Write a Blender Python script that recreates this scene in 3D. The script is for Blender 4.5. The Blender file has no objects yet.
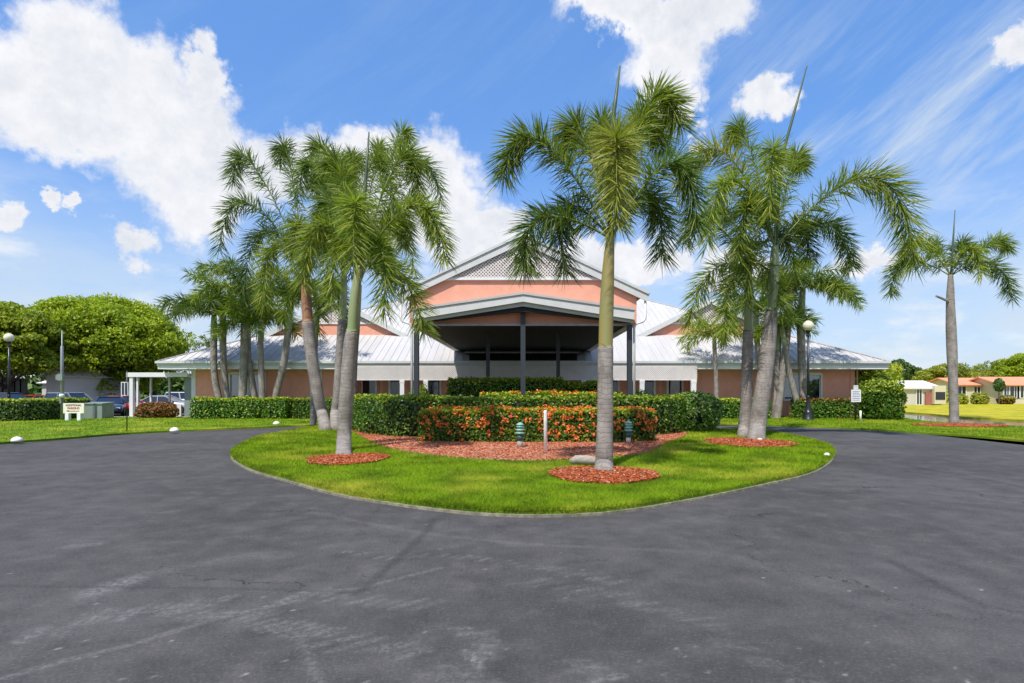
import bpy, math, random
import numpy as np
from mathutils import Vector
from mathutils.geometry import tessellate_polygon

# ------------------------------------------------------------ camera, world, sun
SC = bpy.context.scene
COL = SC.collection
H, F, CX, HY = 1.65, 560.0, 523.0, 390.0
cam_d = bpy.data.cameras.new("camera"); cam = bpy.data.objects.new("camera", cam_d); COL.objects.link(cam)
cam.location = (0, 0, H); cam.rotation_euler = (math.radians(90), 0, 0)
cam_d.sensor_width = 36; cam_d.lens = 36*F/1024; cam_d.clip_end = 3000; cam_d.clip_start = 0.1
cam_d.shift_x = -(CX-512)/1024; cam_d.shift_y = (HY-341.5)/1024
SC.camera = cam
SC.render.resolution_x = 1024; SC.render.resolution_y = 683
SC.view_settings.view_transform = 'Standard'; SC.view_settings.look = 'None'
SC.view_settings.gamma = 1; SC.view_settings.exposure = 0.55
SUN = Vector((-0.26, -0.55, 1.0)).normalized()
sd = bpy.data.lights.new("sun", 'SUN'); sd.energy = 3.8; sd.angle = math.radians(0.6); sd.color = (1, .955, .88)
so = bpy.data.objects.new("sun", sd); COL.objects.link(so)
so.rotation_euler = SUN.to_track_quat('Z', 'Y').to_euler(); so.location = (0, 0, 40)
SKY_STRENGTH = 0.15

class NT:
    def __init__(s, tree): s.t = tree; tree.nodes.clear()
    def n(s, typ, ins=None, **kw):
        nd = s.t.nodes.new(typ)
        for k, v in kw.items(): setattr(nd, k, v)
        for k, v in (ins or {}).items(): s.put(nd, k, v)
        return nd
    def put(s, nd, k, v):
        sock = nd.inputs[k]
        if isinstance(v, bpy.types.NodeSocket): s.t.links.new(v, sock)
        elif isinstance(v, bpy.types.Node): s.t.links.new(v.outputs[0], sock)
        else:
            if isinstance(v, (tuple, list)) and len(v) == 3 and sock.type == 'RGBA': v = (*v, 1)
            sock.default_value = v
    def m(s, op, *a, clamp=False):
        nd = s.t.nodes.new('ShaderNodeMath'); nd.operation = op; nd.use_clamp = clamp
        for i, v in enumerate(a): s.put(nd, i, v)
        return nd.outputs[0]
    def v(s, op, *a, out=0):
        nd = s.t.nodes.new('ShaderNodeVectorMath'); nd.operation = op
        for i, v in enumerate(a): s.put(nd, i, v)
        return nd.outputs[out]
    def mix(s, f, a, b, blend='MIX'):
        nd = s.t.nodes.new('ShaderNodeMix'); nd.data_type = 'RGBA'; nd.blend_type = blend
        s.put(nd, 0, f); s.put(nd, 6, a); s.put(nd, 7, b)
        return nd.outputs[2]
    def noise(s, vec, scale, detail=4, rough=.55, dist=0, color=False):
        nd = s.n('ShaderNodeTexNoise', {'Vector': vec, 'Scale': scale, 'Detail': detail, 'Roughness': rough, 'Distortion': dist})
        return nd.outputs[1] if color else nd.outputs[0]
    def ramp(s, fac, a, b, smooth=True):
        nd = s.n('ShaderNodeMapRange', {0: fac, 1: a, 2: b}); nd.interpolation_type = 'SMOOTHSTEP' if smooth else 'LINEAR'
        return nd.outputs[0]

def azel(px, py):
    dx = px-CX; az = math.degrees(math.atan2(dx, F)); el = math.degrees(math.atan2(HY-py, math.hypot(F, dx)))
    return az, el

w = bpy.data.worlds.new("World"); SC.world = w; w.use_nodes = True
T = NT(w.node_tree)
sky = T.n('ShaderNodeTexSky', sky_type='NISHITA', sun_disc=False)
sky.sun_elevation = math.asin(SUN.z); sky.sun_rotation = math.atan2(SUN.x, SUN.y)
sky.air_density = 1.0; sky.dust_density = 0.6; sky.ozone_density = 1.6
tc = T.n('ShaderNodeTexCoord'); D0 = tc.outputs['Generated']
sep = T.n('ShaderNodeSeparateXYZ', {0: D0})
az = T.m('MULTIPLY', T.m('ARCTAN2', sep.outputs[0], sep.outputs[1]), 57.2958)
el = T.m('MULTIPLY', T.m('ARCSINE', sep.outputs[2]), 57.2958)
AE = T.n('ShaderNodeCombineXYZ', {0: az, 1: el}).outputs[0]
n1 = T.noise(AE, .16, 7, .62, color=True)
n1s = T.v('MULTIPLY', T.v('SUBTRACT', n1, (.5, .5, .5)), (9, 9, 0))
n2 = T.noise(AE, .75, 5, .6, color=True)
n2s = T.v('MULTIPLY', T.v('SUBTRACT', n2, (.5, .5, .5)), (2.2, 2.2, 0))
AW = T.v('ADD', AE, T.v('ADD', n1s, n2s))
blobs = [(15,80,62,42),(85,62,62,58),(140,78,60,45),(60,120,85,42),(165,120,75,50),(205,70,22,30),(208,125,48,45),(172,165,55,45),
 (225,160,60,45),(200,200,50,34),(265,165,45,36),(315,170,55,38),(370,160,40,30),(430,172,42,48),(445,210,50,46),(400,210,50,40),
 (500,218,30,24),(480,250,50,24),(640,8,78,24),(690,22,60,30),(668,62,45,38),(680,95,28,20),(771,97,26,23),(1012,62,26,22),
 (136,240,28,18),(42,204,15,9),(73,203,15,9),(-5,225,20,16),(600,255,60,24),(660,262,30,16),(740,275,50,18),(868,258,45,16),(690,135,14,8)]
fld = None
for (bx, by, rx, ry) in blobs:
    a0, e0 = azel(bx, by); a1, _ = azel(bx+rx, by); a2, _ = azel(bx-rx, by); _, e1 = azel(bx, by-ry); _, e2 = azel(bx, by+ry)
    ra, re = abs(a1-a2)/2*1.17, abs(e1-e2)/2*1.15
    q = T.v('MULTIPLY', T.v('SUBTRACT', AW, (a0, e0, 0)), (1/ra, 1/re, 0))
    L = T.v('LENGTH', q, out=1)
    fld = L if fld is None else T.m('SMOOTH_MIN', fld, L, .25)
cov = T.m('SUBTRACT', 1.0, fld)
fine = T.noise(AE, 1.1, 6, .6)
cov2 = T.m('ADD', cov, T.m('MULTIPLY', T.m('SUBTRACT', fine, .5), .26))
mask = T.ramp(cov2, -.12, .40)
# clouds elsewhere round the sky (beside and behind the photograph's view)
away = T.ramp(T.m('ABSOLUTE', az), 48, 62)
gen = T.ramp(T.noise(D0, 2.6, 7, .6), .52, .62)
mask = T.m('MAXIMUM', mask, T.m('MULTIPLY', away, gen))
# high thin streaks
ROT = T.n('ShaderNodeVectorRotate', {'Vector': AE, 'Angle': math.radians(-32)}, rotation_type='Z_AXIS').outputs[0]
cir = T.noise(T.v('MULTIPLY', ROT, (.035, .22, 1)), 1.0, 7, .66, .25)
cir = T.ramp(cir, .40, .85)
reg = T.m('MULTIPLY', T.ramp(az, 8, 26), T.ramp(el, 34, 24))
cir = T.m('MULTIPLY', cir, T.m('ADD', T.m('MULTIPLY', reg, .85), .12))
low = T.m('MULTIPLY', T.ramp(el, 22, 1), T.m('ADD', .66, T.m('MULTIPLY', T.ramp(T.noise(T.v('MULTIPLY', AE, (.5, 1.6, 1)), .1, 5, .6), .4, .62), .34)))
thin = T.m('MAXIMUM', cir, low)
skc = T.mix(1.0, T.mix(.55, sky.outputs[0], (.55, 1.5, 3.9)), (.86, .97, 1.02), 'MULTIPLY')
thinc = T.mix(thin, skc, (3.1, 3.55, 4.0))
# cloud body: whiter crests, greyer bellies
belly = T.m('MULTIPLY', T.ramp(T.m('ADD', T.m('ADD', T.m('MULTIPLY', T.noise(T.v('ADD', AW, (13, 4, 0)), .11, 6, .62), .62), T.m('MULTIPLY', T.noise(T.v('ADD', AE, (3, 9, 0)), .5, 6, .65), .38)), T.m('MULTIPLY', cov, .12)), .38, .78, False), .92)
cc = T.mix(belly, (4.7, 4.7, 4.8), (2.9, 3.1, 3.5))
soft = T.m('MULTIPLY', T.ramp(T.noise(T.v('MULTIPLY', AE, (.6, 1.3, 1)), .16, 6, .6), .48, .70), T.m('MULTIPLY', T.ramp(el, 19, 9), .75))
thinc = T.mix(soft, thinc, (4.3, 4.4, 4.5))
fincol = T.mix(mask, thinc, cc)
bg = T.n('ShaderNodeBackground', {'Color': fincol, 'Strength': SKY_STRENGTH})
T.n('ShaderNodeOutputWorld', {0: bg.outputs[0]})

# ------------------------------------------------------------ helpers
rng = np.random.default_rng(7); random.seed(7)
def G(px, py, z=0.0):
    D = F*(H-z)/(py-HY); return ((px-CX)/F*D, D)
def At(px, py, D): return ((px-CX)/F*D, D, H+(HY-py)/F*D)

class MB:
    def __init__(s): s.V = []; s.Fc = []; s.M = []; s.n = 0
    def add(s, verts, faces, mi=0):
        b = s.n; s.V.extend([tuple(v) for v in verts]); s.n += len(verts)
        for f in faces: s.Fc.append(tuple(i+b for i in f)); s.M.append(mi)
    def box(s, x0, x1, y0, y1, z0, z1, mi=0):
        v = [(x, y, z) for z in (z0, z1) for y in (y0, y1) for x in (x0, x1)]
        s.add(v, [(0,2,3,1),(4,5,7,6),(0,1,5,4),(2,6,7,3),(0,4,6,2),(1,3,7,5)], mi); return s
    def bar(s, a, b, wx, wz, mi=0, up=(0,0,1)):
        a, b = Vector(a), Vector(b); t = (b-a).normalized(); u = Vector(up)
        if abs(t.dot(u)) > .98: u = Vector((0,1,0))
        r = t.cross(u).normalized(); u = r.cross(t)
        v = []
        for p in (a, b):
            for (i, j) in ((-1,-1),(1,-1),(1,1),(-1,1)): v.append(p+r*i*wx/2+u*j*wz/2)
        s.add(v, [(0,3,2,1),(4,5,6,7),(0,1,5,4),(1,2,6,5),(2,3,7,6),(3,0,4,7)], mi); return s
    def tube(s, pts, rad, seg=10, mi=0, caps=True, off=None):
        pts = [Vector(p) for p in pts]; n = len(pts); vs = []
        prev = None
        for i, p in enumerate(pts):
            t = (pts[min(i+1, n-1)]-pts[max(i-1, 0)]).normalized()
            if prev is None:
                r = t.cross(Vector((0,1,0)) if abs(t.y) < .9 else Vector((1,0,0))).normalized()
            else: r = (prev - t*prev.dot(t)).normalized()
            prev = r; u = t.cross(r)
            for k in range(seg):
                a = 2*math.pi*k/seg; R = rad[i] if not off else rad[i]*off(i, k)
                vs.append(p+(r*math.cos(a)+u*math.sin(a))*R)
        fs = [(i*seg+k, i*seg+(k+1)%seg, (i+1)*seg+(k+1)%seg, (i+1)*seg+k) for i in range(n-1) for k in range(seg)]
        if caps: fs += [tuple(range(seg))[::-1], tuple(range((n-1)*seg, n*seg))]
        s.add(vs, fs, mi); return s
    def lathe(s, c, prof, seg=16, mi=0):
        return s.tube([(c[0], c[1], c[2]+z) for z, r in prof], [max(r, .001) for z, r in prof], seg, mi)
    def prism(s, poly, z0, z1, mi=0):
        n = len(poly)
        ar = sum(poly[i][0]*poly[(i+1)%n][1]-poly[(i+1)%n][0]*poly[i][1] for i in range(n))
        if ar < 0: poly = poly[::-1]
        tr = tessellate_polygon([[Vector((x, y, 0)) for x, y in poly]])
        fs = []
        for a, b, c in tr:
            A, B, Cc = poly[a], poly[b], poly[c]
            if (B[0]-A[0])*(Cc[1]-A[1])-(B[1]-A[1])*(Cc[0]-A[0]) < 0: b, c = c, b
            fs.append((a+n, b+n, c+n)); fs.append((a, c, b))
        for i in range(n):
            j = (i+1) % n; fs.append((i, j, j+n, i+n))
        s.add([(x, y, z0) for x, y in poly]+[(x, y, z1) for x, y in poly], fs, mi); return s
    def xprism(s, poly, y0, y1, mi=0):
        """polygon in x,z extruded along y"""
        n = len(poly); tr = tessellate_polygon([[Vector((x, z, 0)) for x, z in poly]])
        fs = [tuple(t) for t in tr]+[tuple(i+n for i in t[::-1]) for t in tr]
        fs += [(i, (i+1)%n, (i+1)%n+n, i+n) for i in range(n)]
        s.add([(x, y0, z) for x, z in poly]+[(x, y1, z) for x, z in poly], fs, mi); return s
    def slab(s, quad, th, mi=0):
        """quad (4 points) thickened downwards by th along its normal"""
        q = [Vector(p) for p in quad]; nrm = (q[1]-q[0]).cross(q[3]-q[0]).normalized()
        if nrm.z < 0: nrm = -nrm
        n = len(q)
        s.add(q+[p-nrm*th for p in q], [tuple(range(n)), tuple(range(n, 2*n))[::-1]]+[(i, (i+1)%n, (i+1)%n+n, i+n) for i in range(n)], mi); return s
    def build(s, name, mats, parent=None, smooth=False, local=False, origin=None):
        me = bpy.data.meshes.new(name)
        V = np.array(s.V, dtype=np.float64).reshape(-1, 3)
        if parent is not None and not local: V = V-np.array(parent['_w'])
        if parent is None and origin is None and len(V):
            origin = ((V[:,0].min()+V[:,0].max())/2, (V[:,1].min()+V[:,1].max())/2, V[:,2].min())
        if parent is None: V = V-np.array(origin)
        me.from_pydata(V.tolist(), [], s.Fc)
        if not isinstance(mats, (list, tuple)): mats = [mats]
        for m in mats: me.materials.append(m)
        me.polygons.foreach_set('material_index', s.M)
        if smooth: me.polygons.foreach_set('use_smooth', [True]*len(me.polygons))
        me.update()
        return link(name, me, parent, origin)

def link(name, me, parent=None, origin=(0,0,0)):
    o = bpy.data.objects.new(name, me); COL.objects.link(o)
    if parent is not None: o.parent = parent; o['_w'] = list(parent['_w'])
    else: o.location = origin; o['_w'] = list(origin)
    return o
def arrmesh(name, V, quads=None, tris=None, mats=None, mi=None, smooth=False):
    """fast mesh from numpy; V (N,3); quads (Q,4); tris (T,3)"""
    me = bpy.data.meshes.new(name)
    nq = 0 if quads is None else len(quads); nt = 0 if tris is None else len(tris)
    loops = np.concatenate([x for x in ([] if nq == 0 else [quads.ravel()])+([] if nt == 0 else [tris.ravel()])]).astype(np.int32)
    tot = np.concatenate([np.full(nq, 4), np.full(nt, 3)]).astype(np.int32)
    st = np.concatenate([[0], np.cumsum(tot)[:-1]]).astype(np.int32)
    me.vertices.add(len(V)); me.vertices.foreach_set('co', V.astype(np.float32).ravel())
    me.loops.add(len(loops)); me.loops.foreach_set('vertex_index', loops)
    me.polygons.add(nq+nt); me.polygons.foreach_set('loop_start', st)
    if mi is not None: me.polygons.foreach_set('material_index', mi.astype(np.int32))
    me.update(calc_edges=True)
    for m in (mats if isinstance(mats, (list, tuple)) else [mats]): me.materials.append(m)
    return me
def thing(name, label, cat, loc=(0,0,0), rz=0, group=None):
    o = bpy.data.objects.new(name, None); COL.objects.link(o); o.location = loc; o.rotation_euler = (0,0,rz)
    o.empty_display_size = .3; o['_w'] = list(loc)
    return tag(o, label, cat, group)
def tag(o, label=None, cat=None, group=None, kind=None):
    if label: o['label'] = label
    if cat: o['category'] = cat
    if group: o['group'] = group
    if kind: o['kind'] = kind
    return o
def copy_tree(o, loc, label=None, parent=None):
    c = o.copy(); COL.objects.link(c)
    if parent is not None: c.parent = parent
    else: c.location = loc
    if label: c['label'] = label
    for ch in list(o.children): copy_tree(ch, None, None, c)
    return c

# ------------------------------------------------------------ materials
def mat(name, col, rough=.6, var=.12, scale=6, metal=0, spec=.5, col2=None, bump=0, bscale=40, emit=None, stretch=(1,1,1), coat=0):
    m = bpy.data.materials.new(name); m.use_nodes = True; t = NT(m.node_tree)
    tc = t.n('ShaderNodeTexCoord'); geo = t.n('ShaderNodeNewGeometry')
    vec = t.v('MULTIPLY', geo.outputs['Position'], stretch)
    c2 = col2 or tuple(c*(1-var*1.6) for c in col)
    nz = t.ramp(t.noise(vec, scale, 6, .6), .3, .7)
    big = t.noise(vec, scale*.13, 3, .5)
    c = t.mix(t.m('MULTIPLY', nz, .75), col, c2)
    c = t.mix(1.0, c, t.mix(t.ramp(big, .35, .65), (1,1,1), (1-var*.8,)*3), 'MULTIPLY')
    ins = {'Base Color': c, 'Roughness': t.m('ADD', rough-.06, t.m('MULTIPLY', nz, .12)), 'Metallic': metal, 'Specular IOR Level': spec, 'Coat Weight': coat}
    bs = t.n('ShaderNodeBsdfPrincipled', ins)
    if emit: t.put(bs, 'Emission Color', emit[0]); t.put(bs, 'Emission Strength', emit[1])
    if bump:
        b = t.n('ShaderNodeBump', {'Height': t.noise(vec, bscale, 5, .6), 'Strength': bump, 'Distance': .02}); t.put(bs, 'Normal', b.outputs[0])
    t.n('ShaderNodeOutputMaterial', {0: bs.outputs[0]})
    return m
def leafmat(name, c1, c2, c3=None, trans=.35, rough=.5, spec=.35, patch=None):
    m = bpy.data.materials.new(name); m.use_nodes = True; t = NT(m.node_tree)
    geo = t.n('ShaderNodeNewGeometry'); oi = t.n('ShaderNodeObjectInfo')
    r = geo.outputs['Random Per Island']
    c = t.mix(r, c1, c2)
    if c3: c = t.mix(t.ramp(r, .78, .95), c, c3)
    if patch: c = t.mix(t.ramp(t.noise(geo.outputs['Position'], patch[0], 3, .55), patch[2], patch[3]), c, patch[1])
    ov = t.m('ADD', .82, t.m('MULTIPLY', oi.outputs['Random'], .36))
    c = t.mix(1.0, c, t.n('ShaderNodeCombineColor', {0: ov, 1: ov, 2: ov}).outputs[0], 'MULTIPLY')
    bs = t.n('ShaderNodeBsdfPrincipled', {'Base Color': c, 'Roughness': rough, 'Specular IOR Level': spec})
    tr = t.n('ShaderNodeBsdfTranslucent', {'Color': t.mix(1.0, c, (1.15, 1.3, .6), 'MULTIPLY')})
    mx = t.n('ShaderNodeMixShader', {0: trans, 1: bs.outputs[0], 2: tr.outputs[0]})
    t.n('ShaderNodeOutputMaterial', {0: mx.outputs[0]})
    return m
def glassmat(name, tint=(.55,.6,.62), refl=.35, a=.5):
    m = bpy.data.materials.new(name); m.use_nodes = True; t = NT(m.node_tree)
    g = t.n('ShaderNodeBsdfGlossy', {'Color': (.9,.93,.95), 'Roughness': .03})
    tr = t.n('ShaderNodeBsdfTransparent', {'Color': tint})
    fr = t.n('ShaderNodeFresnel', {'IOR': 1.5})
    mx = t.n('ShaderNodeMixShader', {0: t.m('ADD', fr.outputs[0], refl*.3, clamp=True), 1: tr.outputs[0], 2: g.outputs[0]})
    t.n('ShaderNodeOutputMaterial', {0: mx.outputs[0]}); return m

M = {}
M['pink'] = mat('salmon_stucco', (.78, .355, .245), .85, .08, 3, bump=.25, bscale=60)
M['pink_trim'] = mat('tan_door', (.50, .30, .18), .7, .08)
M['white'] = mat('white_paint', (.74, .74, .73), .5, .07, 2.5)
M['lattice_back2'] = mat('grey_lattice_backing', (.42, .38, .36), .8, .1)  # set darker than the strips so the valance lattice shows
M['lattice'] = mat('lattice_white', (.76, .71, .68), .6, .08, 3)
M['grey_trim'] = mat('pale_grey_trim', (.60, .61, .60), .5, .08, 2.5)
M['trim_green'] = mat('weathered_trim', (.42, .45, .40), .5, .1, 2.5)
M['roof'] = mat('white_metal_roof', (.53, .51, .495), .6, .12, .7, metal=.0, spec=.4, stretch=(1.6, .35, .35), coat=.05)
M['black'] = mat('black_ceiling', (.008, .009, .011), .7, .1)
M['post'] = mat('dark_post', (.03, .037, .045), .5, .1)
M['iron'] = mat('black_iron', (.012, .014, .018), .35, .1, spec=.6)
M['globe'] = mat('lamp_globe', (.72, .66, .50), .25, .06, 3, spec=.6)
M['glass'] = glassmat('window_glass')
M['darkglass'] = mat('dark_glass', (.012, .018, .028), .06, .1, spec=.9)
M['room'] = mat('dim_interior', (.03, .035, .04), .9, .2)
M['blind'] = mat('window_blind', (.42, .48, .52), .7, .1, stretch=(1,1,18), scale=4)
M['concrete'] = mat('concrete', (.40, .38, .34), .85, .12, 8, bump=.2)
M['edging'] = mat('concrete_edging', (.30, .27, .20), .9, .25, 9, bump=.4, col2=(.10,.10,.06))
M['stone'] = mat('white_marker', (.78, .77, .70), .7, .06)
M['greybox'] = mat('grey_green_metal', (.22, .27, .24), .5, .1, 3)
M['steel'] = mat('galvanised_steel', (.30, .31, .32), .45, .15, 5, metal=.4)
M['cream'] = mat('cream_siding', (.60, .55, .38), .7, .06, 1, stretch=(1,1,9))
M['beige'] = mat('beige_wall', (.55, .52, .44), .8, .08, 1)
M['whitewall'] = mat('white_wall', (.70, .68, .66), .8, .06, 1)
M['orange_roof'] = mat('orange_roof', (.75, .30, .16), .8, .1, 1.2, stretch=(3,1,1))
M['white_roof'] = mat('white_house_roof', (.80, .78, .76), .7, .05, 1)
M['signwhite'] = mat('sign_board', (.76, .73, .58), .6, .05)
M['redpaint'] = mat('red_lettering', (.45, .06, .05), .6, .05)
M['brownpaint'] = mat('brown_lettering', (.16, .09, .05), .6, .05)
M['bluepaint'] = mat('blue_lettering', (.12, .13, .35), .6, .05)
M['greenlamp'] = mat('green_bollard_metal', (.02, .09, .07), .45, .1)
M['palegreen'] = mat('pale_green_lens', (.25, .48, .40), .35, .1)
M['pvc'] = mat('white_pipe', (.80, .80, .78), .4, .05)
M['tyre'] = mat('rubber', (.015, .015, .016), .8, .1)
M['rim'] = mat('alloy', (.45, .46, .48), .3, .05, metal=.7)
M['lens'] = mat('lamp_lens', (.75, .78, .8), .1, .05, spec=.8)
M['redlens'] = mat('tail_lens', (.5, .02, .02), .2, .05, spec=.8)
for k, c in {'navy': (.02,.03,.06), 'silver': (.42,.44,.47), 'redcar': (.42,.015,.02), 'whitecar': (.72,.73,.74), 'charcoal': (.05,.055,.065), 'greycar': (.22,.24,.27)}.items():
    M[k] = mat(k+'_paint', c, .28, .03, 2, metal=.2, spec=.6, coat=.7)
M['shaft'] = mat('palm_crownshaft', (.24, .30, .13), .5, .25, 2.5, col2=(.36,.36,.20), stretch=(1,1,.4))
M['shaft_gold'] = mat('golden_crownshaft', (.24, .27, .11), .55, .2, 2.6, col2=(.40,.24,.04), stretch=(3.5,3.5,.35))
M['shaft_brown'] = mat('brown_crownshaft', (.38, .20, .11), .8, .3, 5, stretch=(4,4,.6), col2=(.25,.11,.06))
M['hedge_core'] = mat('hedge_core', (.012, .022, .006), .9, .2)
M['bark'] = mat('grey_bark', (.13, .10, .075), .9, .3, 6, bump=.6, bscale=14, stretch=(1,1,.3))

def trunkmat():
    m = bpy.data.materials.new('palm_trunk'); m.use_nodes = True; t = NT(m.node_tree)
    geo = t.n('ShaderNodeNewGeometry'); P = geo.outputs['Position']
    oi = t.n('ShaderNodeObjectInfo').outputs['Random']
    nz = t.noise(P, 3.0, 6, .65); fine = t.noise(t.v('MULTIPLY', P, (14, 14, 2.5)), 1, 5, .6)
    z = t.n('ShaderNodeSeparateXYZ', {0: P}).outputs[2]
    ph = t.m('ADD', t.m('MULTIPLY', z, 10.0), t.m('ADD', t.m('MULTIPLY', t.noise(P, 2.2, 3, .6), 3.2), t.m('MULTIPLY', oi, 20)))
    fr = t.m('FRACT', ph); ring = t.m('MULTIPLY', t.ramp(fr, .66, .92), t.ramp(fr, 1.0, .93))
    c = t.mix(t.ramp(nz, .3, .7), (.33, .295, .265), (.19, .165, .145))
    c = t.mix(t.m('MULTIPLY', t.ramp(fine, .50, .70), .5), c, (.12, .10, .085))
    c = t.mix(t.m('MULTIPLY', ring, .45), c, (.135, .118, .105))
    bs = t.n('ShaderNodeBsdfPrincipled', {'Base Color': c, 'Roughness': .85, 'Specular IOR Level': .25})
    h = t.m('SUBTRACT', t.m('MULTIPLY', nz, .9), t.m('MULTIPLY', ring, .3))
    t.put(bs, 'Normal', t.n('ShaderNodeBump', {'Height': h, 'Strength': .6, 'Distance': .02}).outputs[0])
    t.n('ShaderNodeOutputMaterial', {0: bs.outputs[0]}); return m
M['trunk'] = trunkmat()

def grassmat(name, c1, c2, dry, blades=False):
    m = bpy.data.materials.new(name); m.use_nodes = True; t = NT(m.node_tree)
    geo = t.n('ShaderNodeNewGeometry'); P = geo.outputs['Position']
    r = geo.outputs['Random Per Island'] if blades else t.noise(P, 30, 5, .7)
    c = t.mix(t.ramp(r, 0, 1, False), c1, c2)
    c = t.mix(t.ramp(t.noise(P, 1.3, 4, .6), .35, .7), c, tuple(x*.62 for x in c1))
    c = t.mix(t.m('MULTIPLY', t.ramp(t.noise(t.v('ADD', P, (31, 7, 0)), .42, 5, .6), .47, .70), .75), c, dry)
    bs = t.n('ShaderNodeBsdfPrincipled', {'Base Color': c, 'Roughness': .7, 'Specular IOR Level': .15})
    out = bs.outputs[0]
    if blades:
        tr = t.n('ShaderNodeBsdfTranslucent', {'Color': c}); out = t.n('ShaderNodeMixShader', {0: .35, 1: out, 2: tr.outputs[0]}).outputs[0]
    else:
        t.put(bs, 'Normal', t.n('ShaderNodeBump', {'Height': t.noise(P, 45, 4, .7), 'Strength': .8, 'Distance': .03}).outputs[0])
    t.n('ShaderNodeOutputMaterial', {0: out}); return m
M['grass'] = grassmat('lawn_soil_grass', (.12, .22, .006), (.19, .31, .010), (.36, .36, .03))
M['blades'] = grassmat('grass_blades', (.18, .30, .006), (.31, .43, .012), (.48, .46, .05), True)
M['fargrass'] = grassmat('yellow_far_grass', (.40, .38, .010), (.50, .43, .012), (.58, .45, .03))  # yellow is the far lawn's own colour
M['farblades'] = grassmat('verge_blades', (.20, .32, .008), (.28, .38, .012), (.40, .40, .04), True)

def mulchmat():
    m = bpy.data.materials.new('red_mulch'); m.use_nodes = True; t = NT(m.node_tree)
    geo = t.n('ShaderNodeNewGeometry'); P = geo.outputs['Position']
    r = geo.outputs['Random Per Island']
    c = t.mix(r, (.42, .085, .026), (.56, .15, .052)); c = t.mix(t.ramp(r, .82, .9), c, (.66, .36, .24))
    c = t.mix(t.m('MULTIPLY', t.ramp(t.noise(P, 38, 4, .7), .45, .8), .6), c, (.25, .06, .035))
    bs = t.n('ShaderNodeBsdfPrincipled', {'Base Color': c, 'Roughness': .9, 'Specular IOR Level': .1})
    t.put(bs, 'Normal', t.n('ShaderNodeBump', {'Height': t.noise(P, 40, 4, .7), 'Strength': 1, 'Distance': .03}).outputs[0])
    t.n('ShaderNodeOutputMaterial', {0: bs.outputs[0]}); return m
M['mulch'] = mulchmat()

def asphaltmat():
    m = bpy.data.materials.new('asphalt'); m.use_nodes = True; t = NT(m.node_tree)
    P = t.n('ShaderNodeNewGeometry').outputs['Position']
    la = t.n('ShaderNodeAttribute', attribute_name='scuff').outputs['Fac']; da = t.n('ShaderNodeAttribute', attribute_name='dark_mark').outputs['Fac']
    c = t.mix(t.ramp(t.noise(P, .35, 6, .6), .36, .64), (.080, .0755, .0745), (.057, .054, .053))
    st = t.noise(t.v('MULTIPLY', P, (.5, 1.6, 1)), .9, 6, .62, .6)
    c = t.mix(t.m('MULTIPLY', t.ramp(st, .50, .74), .28), c, (.12, .113, .11))
    mot = t.noise(P, 2.6, 7, .7)
    c = t.mix(t.m('MULTIPLY', t.ramp(mot, .48, .68), .45), c, (.122, .112, .107)); c = t.mix(t.m('MULTIPLY', t.ramp(mot, .5, .32), .5), c, (.036, .034, .034))
    wv = t.v('ADD', P, t.v('MULTIPLY', t.v('SUBTRACT', t.noise(P, 1.1, 5, .65, color=True), (.5, .5, .5)), (1.6, 1.6, 0)))
    vo = t.n('ShaderNodeTexVoronoi', {'Vector': wv, 'Scale': .33}, feature='DISTANCE_TO_EDGE').outputs[0]
    crk = t.m('MULTIPLY', t.ramp(vo, .0042, .0012), t.ramp(t.noise(P, .5, 3, .6), .47, .60))
    c = t.mix(t.m('MULTIPLY', crk, .8), c, (.020, .019, .018))
    agg = t.noise(P, 42, 4, .75)
    c = t.mix(t.m('MULTIPLY', t.ramp(agg, .52, .72), .38), c, (.22, .21, .21))
    c = t.mix(t.m('MULTIPLY', t.ramp(agg, .48, .3), .42), c, (.022, .021, .022))
    brk = t.ramp(t.noise(P, 22, 5, .75), .42, .60)
    c = t.mix(t.m('MULTIPLY', la, t.m('ADD', .15, t.m('MULTIPLY', brk, .85))), c, (.40, .38, .38))
    c = t.mix(t.m('MULTIPLY', da, t.m('ADD', .5, t.m('MULTIPLY', brk, .5))), c, (.030, .030, .030))
    bs = t.n('ShaderNodeBsdfPrincipled', {'Base Color': c, 'Roughness': t.m('ADD', .72, t.m('MULTIPLY', st, .25)), 'Specular IOR Level': .18})
    t.put(bs, 'Normal', t.n('ShaderNodeBump', {'Height': agg, 'Strength': .5, 'Distance': .012}).outputs[0])
    t.n('ShaderNodeOutputMaterial', {0: bs.outputs[0]}); return m
M['asphalt'] = asphaltmat()
def watermat():
    m = bpy.data.materials.new('canal_water'); m.use_nodes = True; t = NT(m.node_tree)
    P = t.n('ShaderNodeNewGeometry').outputs['Position']
    bs = t.n('ShaderNodeBsdfPrincipled', {'Base Color': (.10, .13, .13), 'Roughness': .08, 'Specular IOR Level': .9})
    t.put(bs, 'Normal', t.n('ShaderNodeBump', {'Height': t.noise(P, 2.5, 4, .6), 'Strength': .08, 'Distance': .05}).outputs[0])
    t.n('ShaderNodeOutputMaterial', {0: bs.outputs[0]}); return m
M['water'] = watermat()

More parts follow.
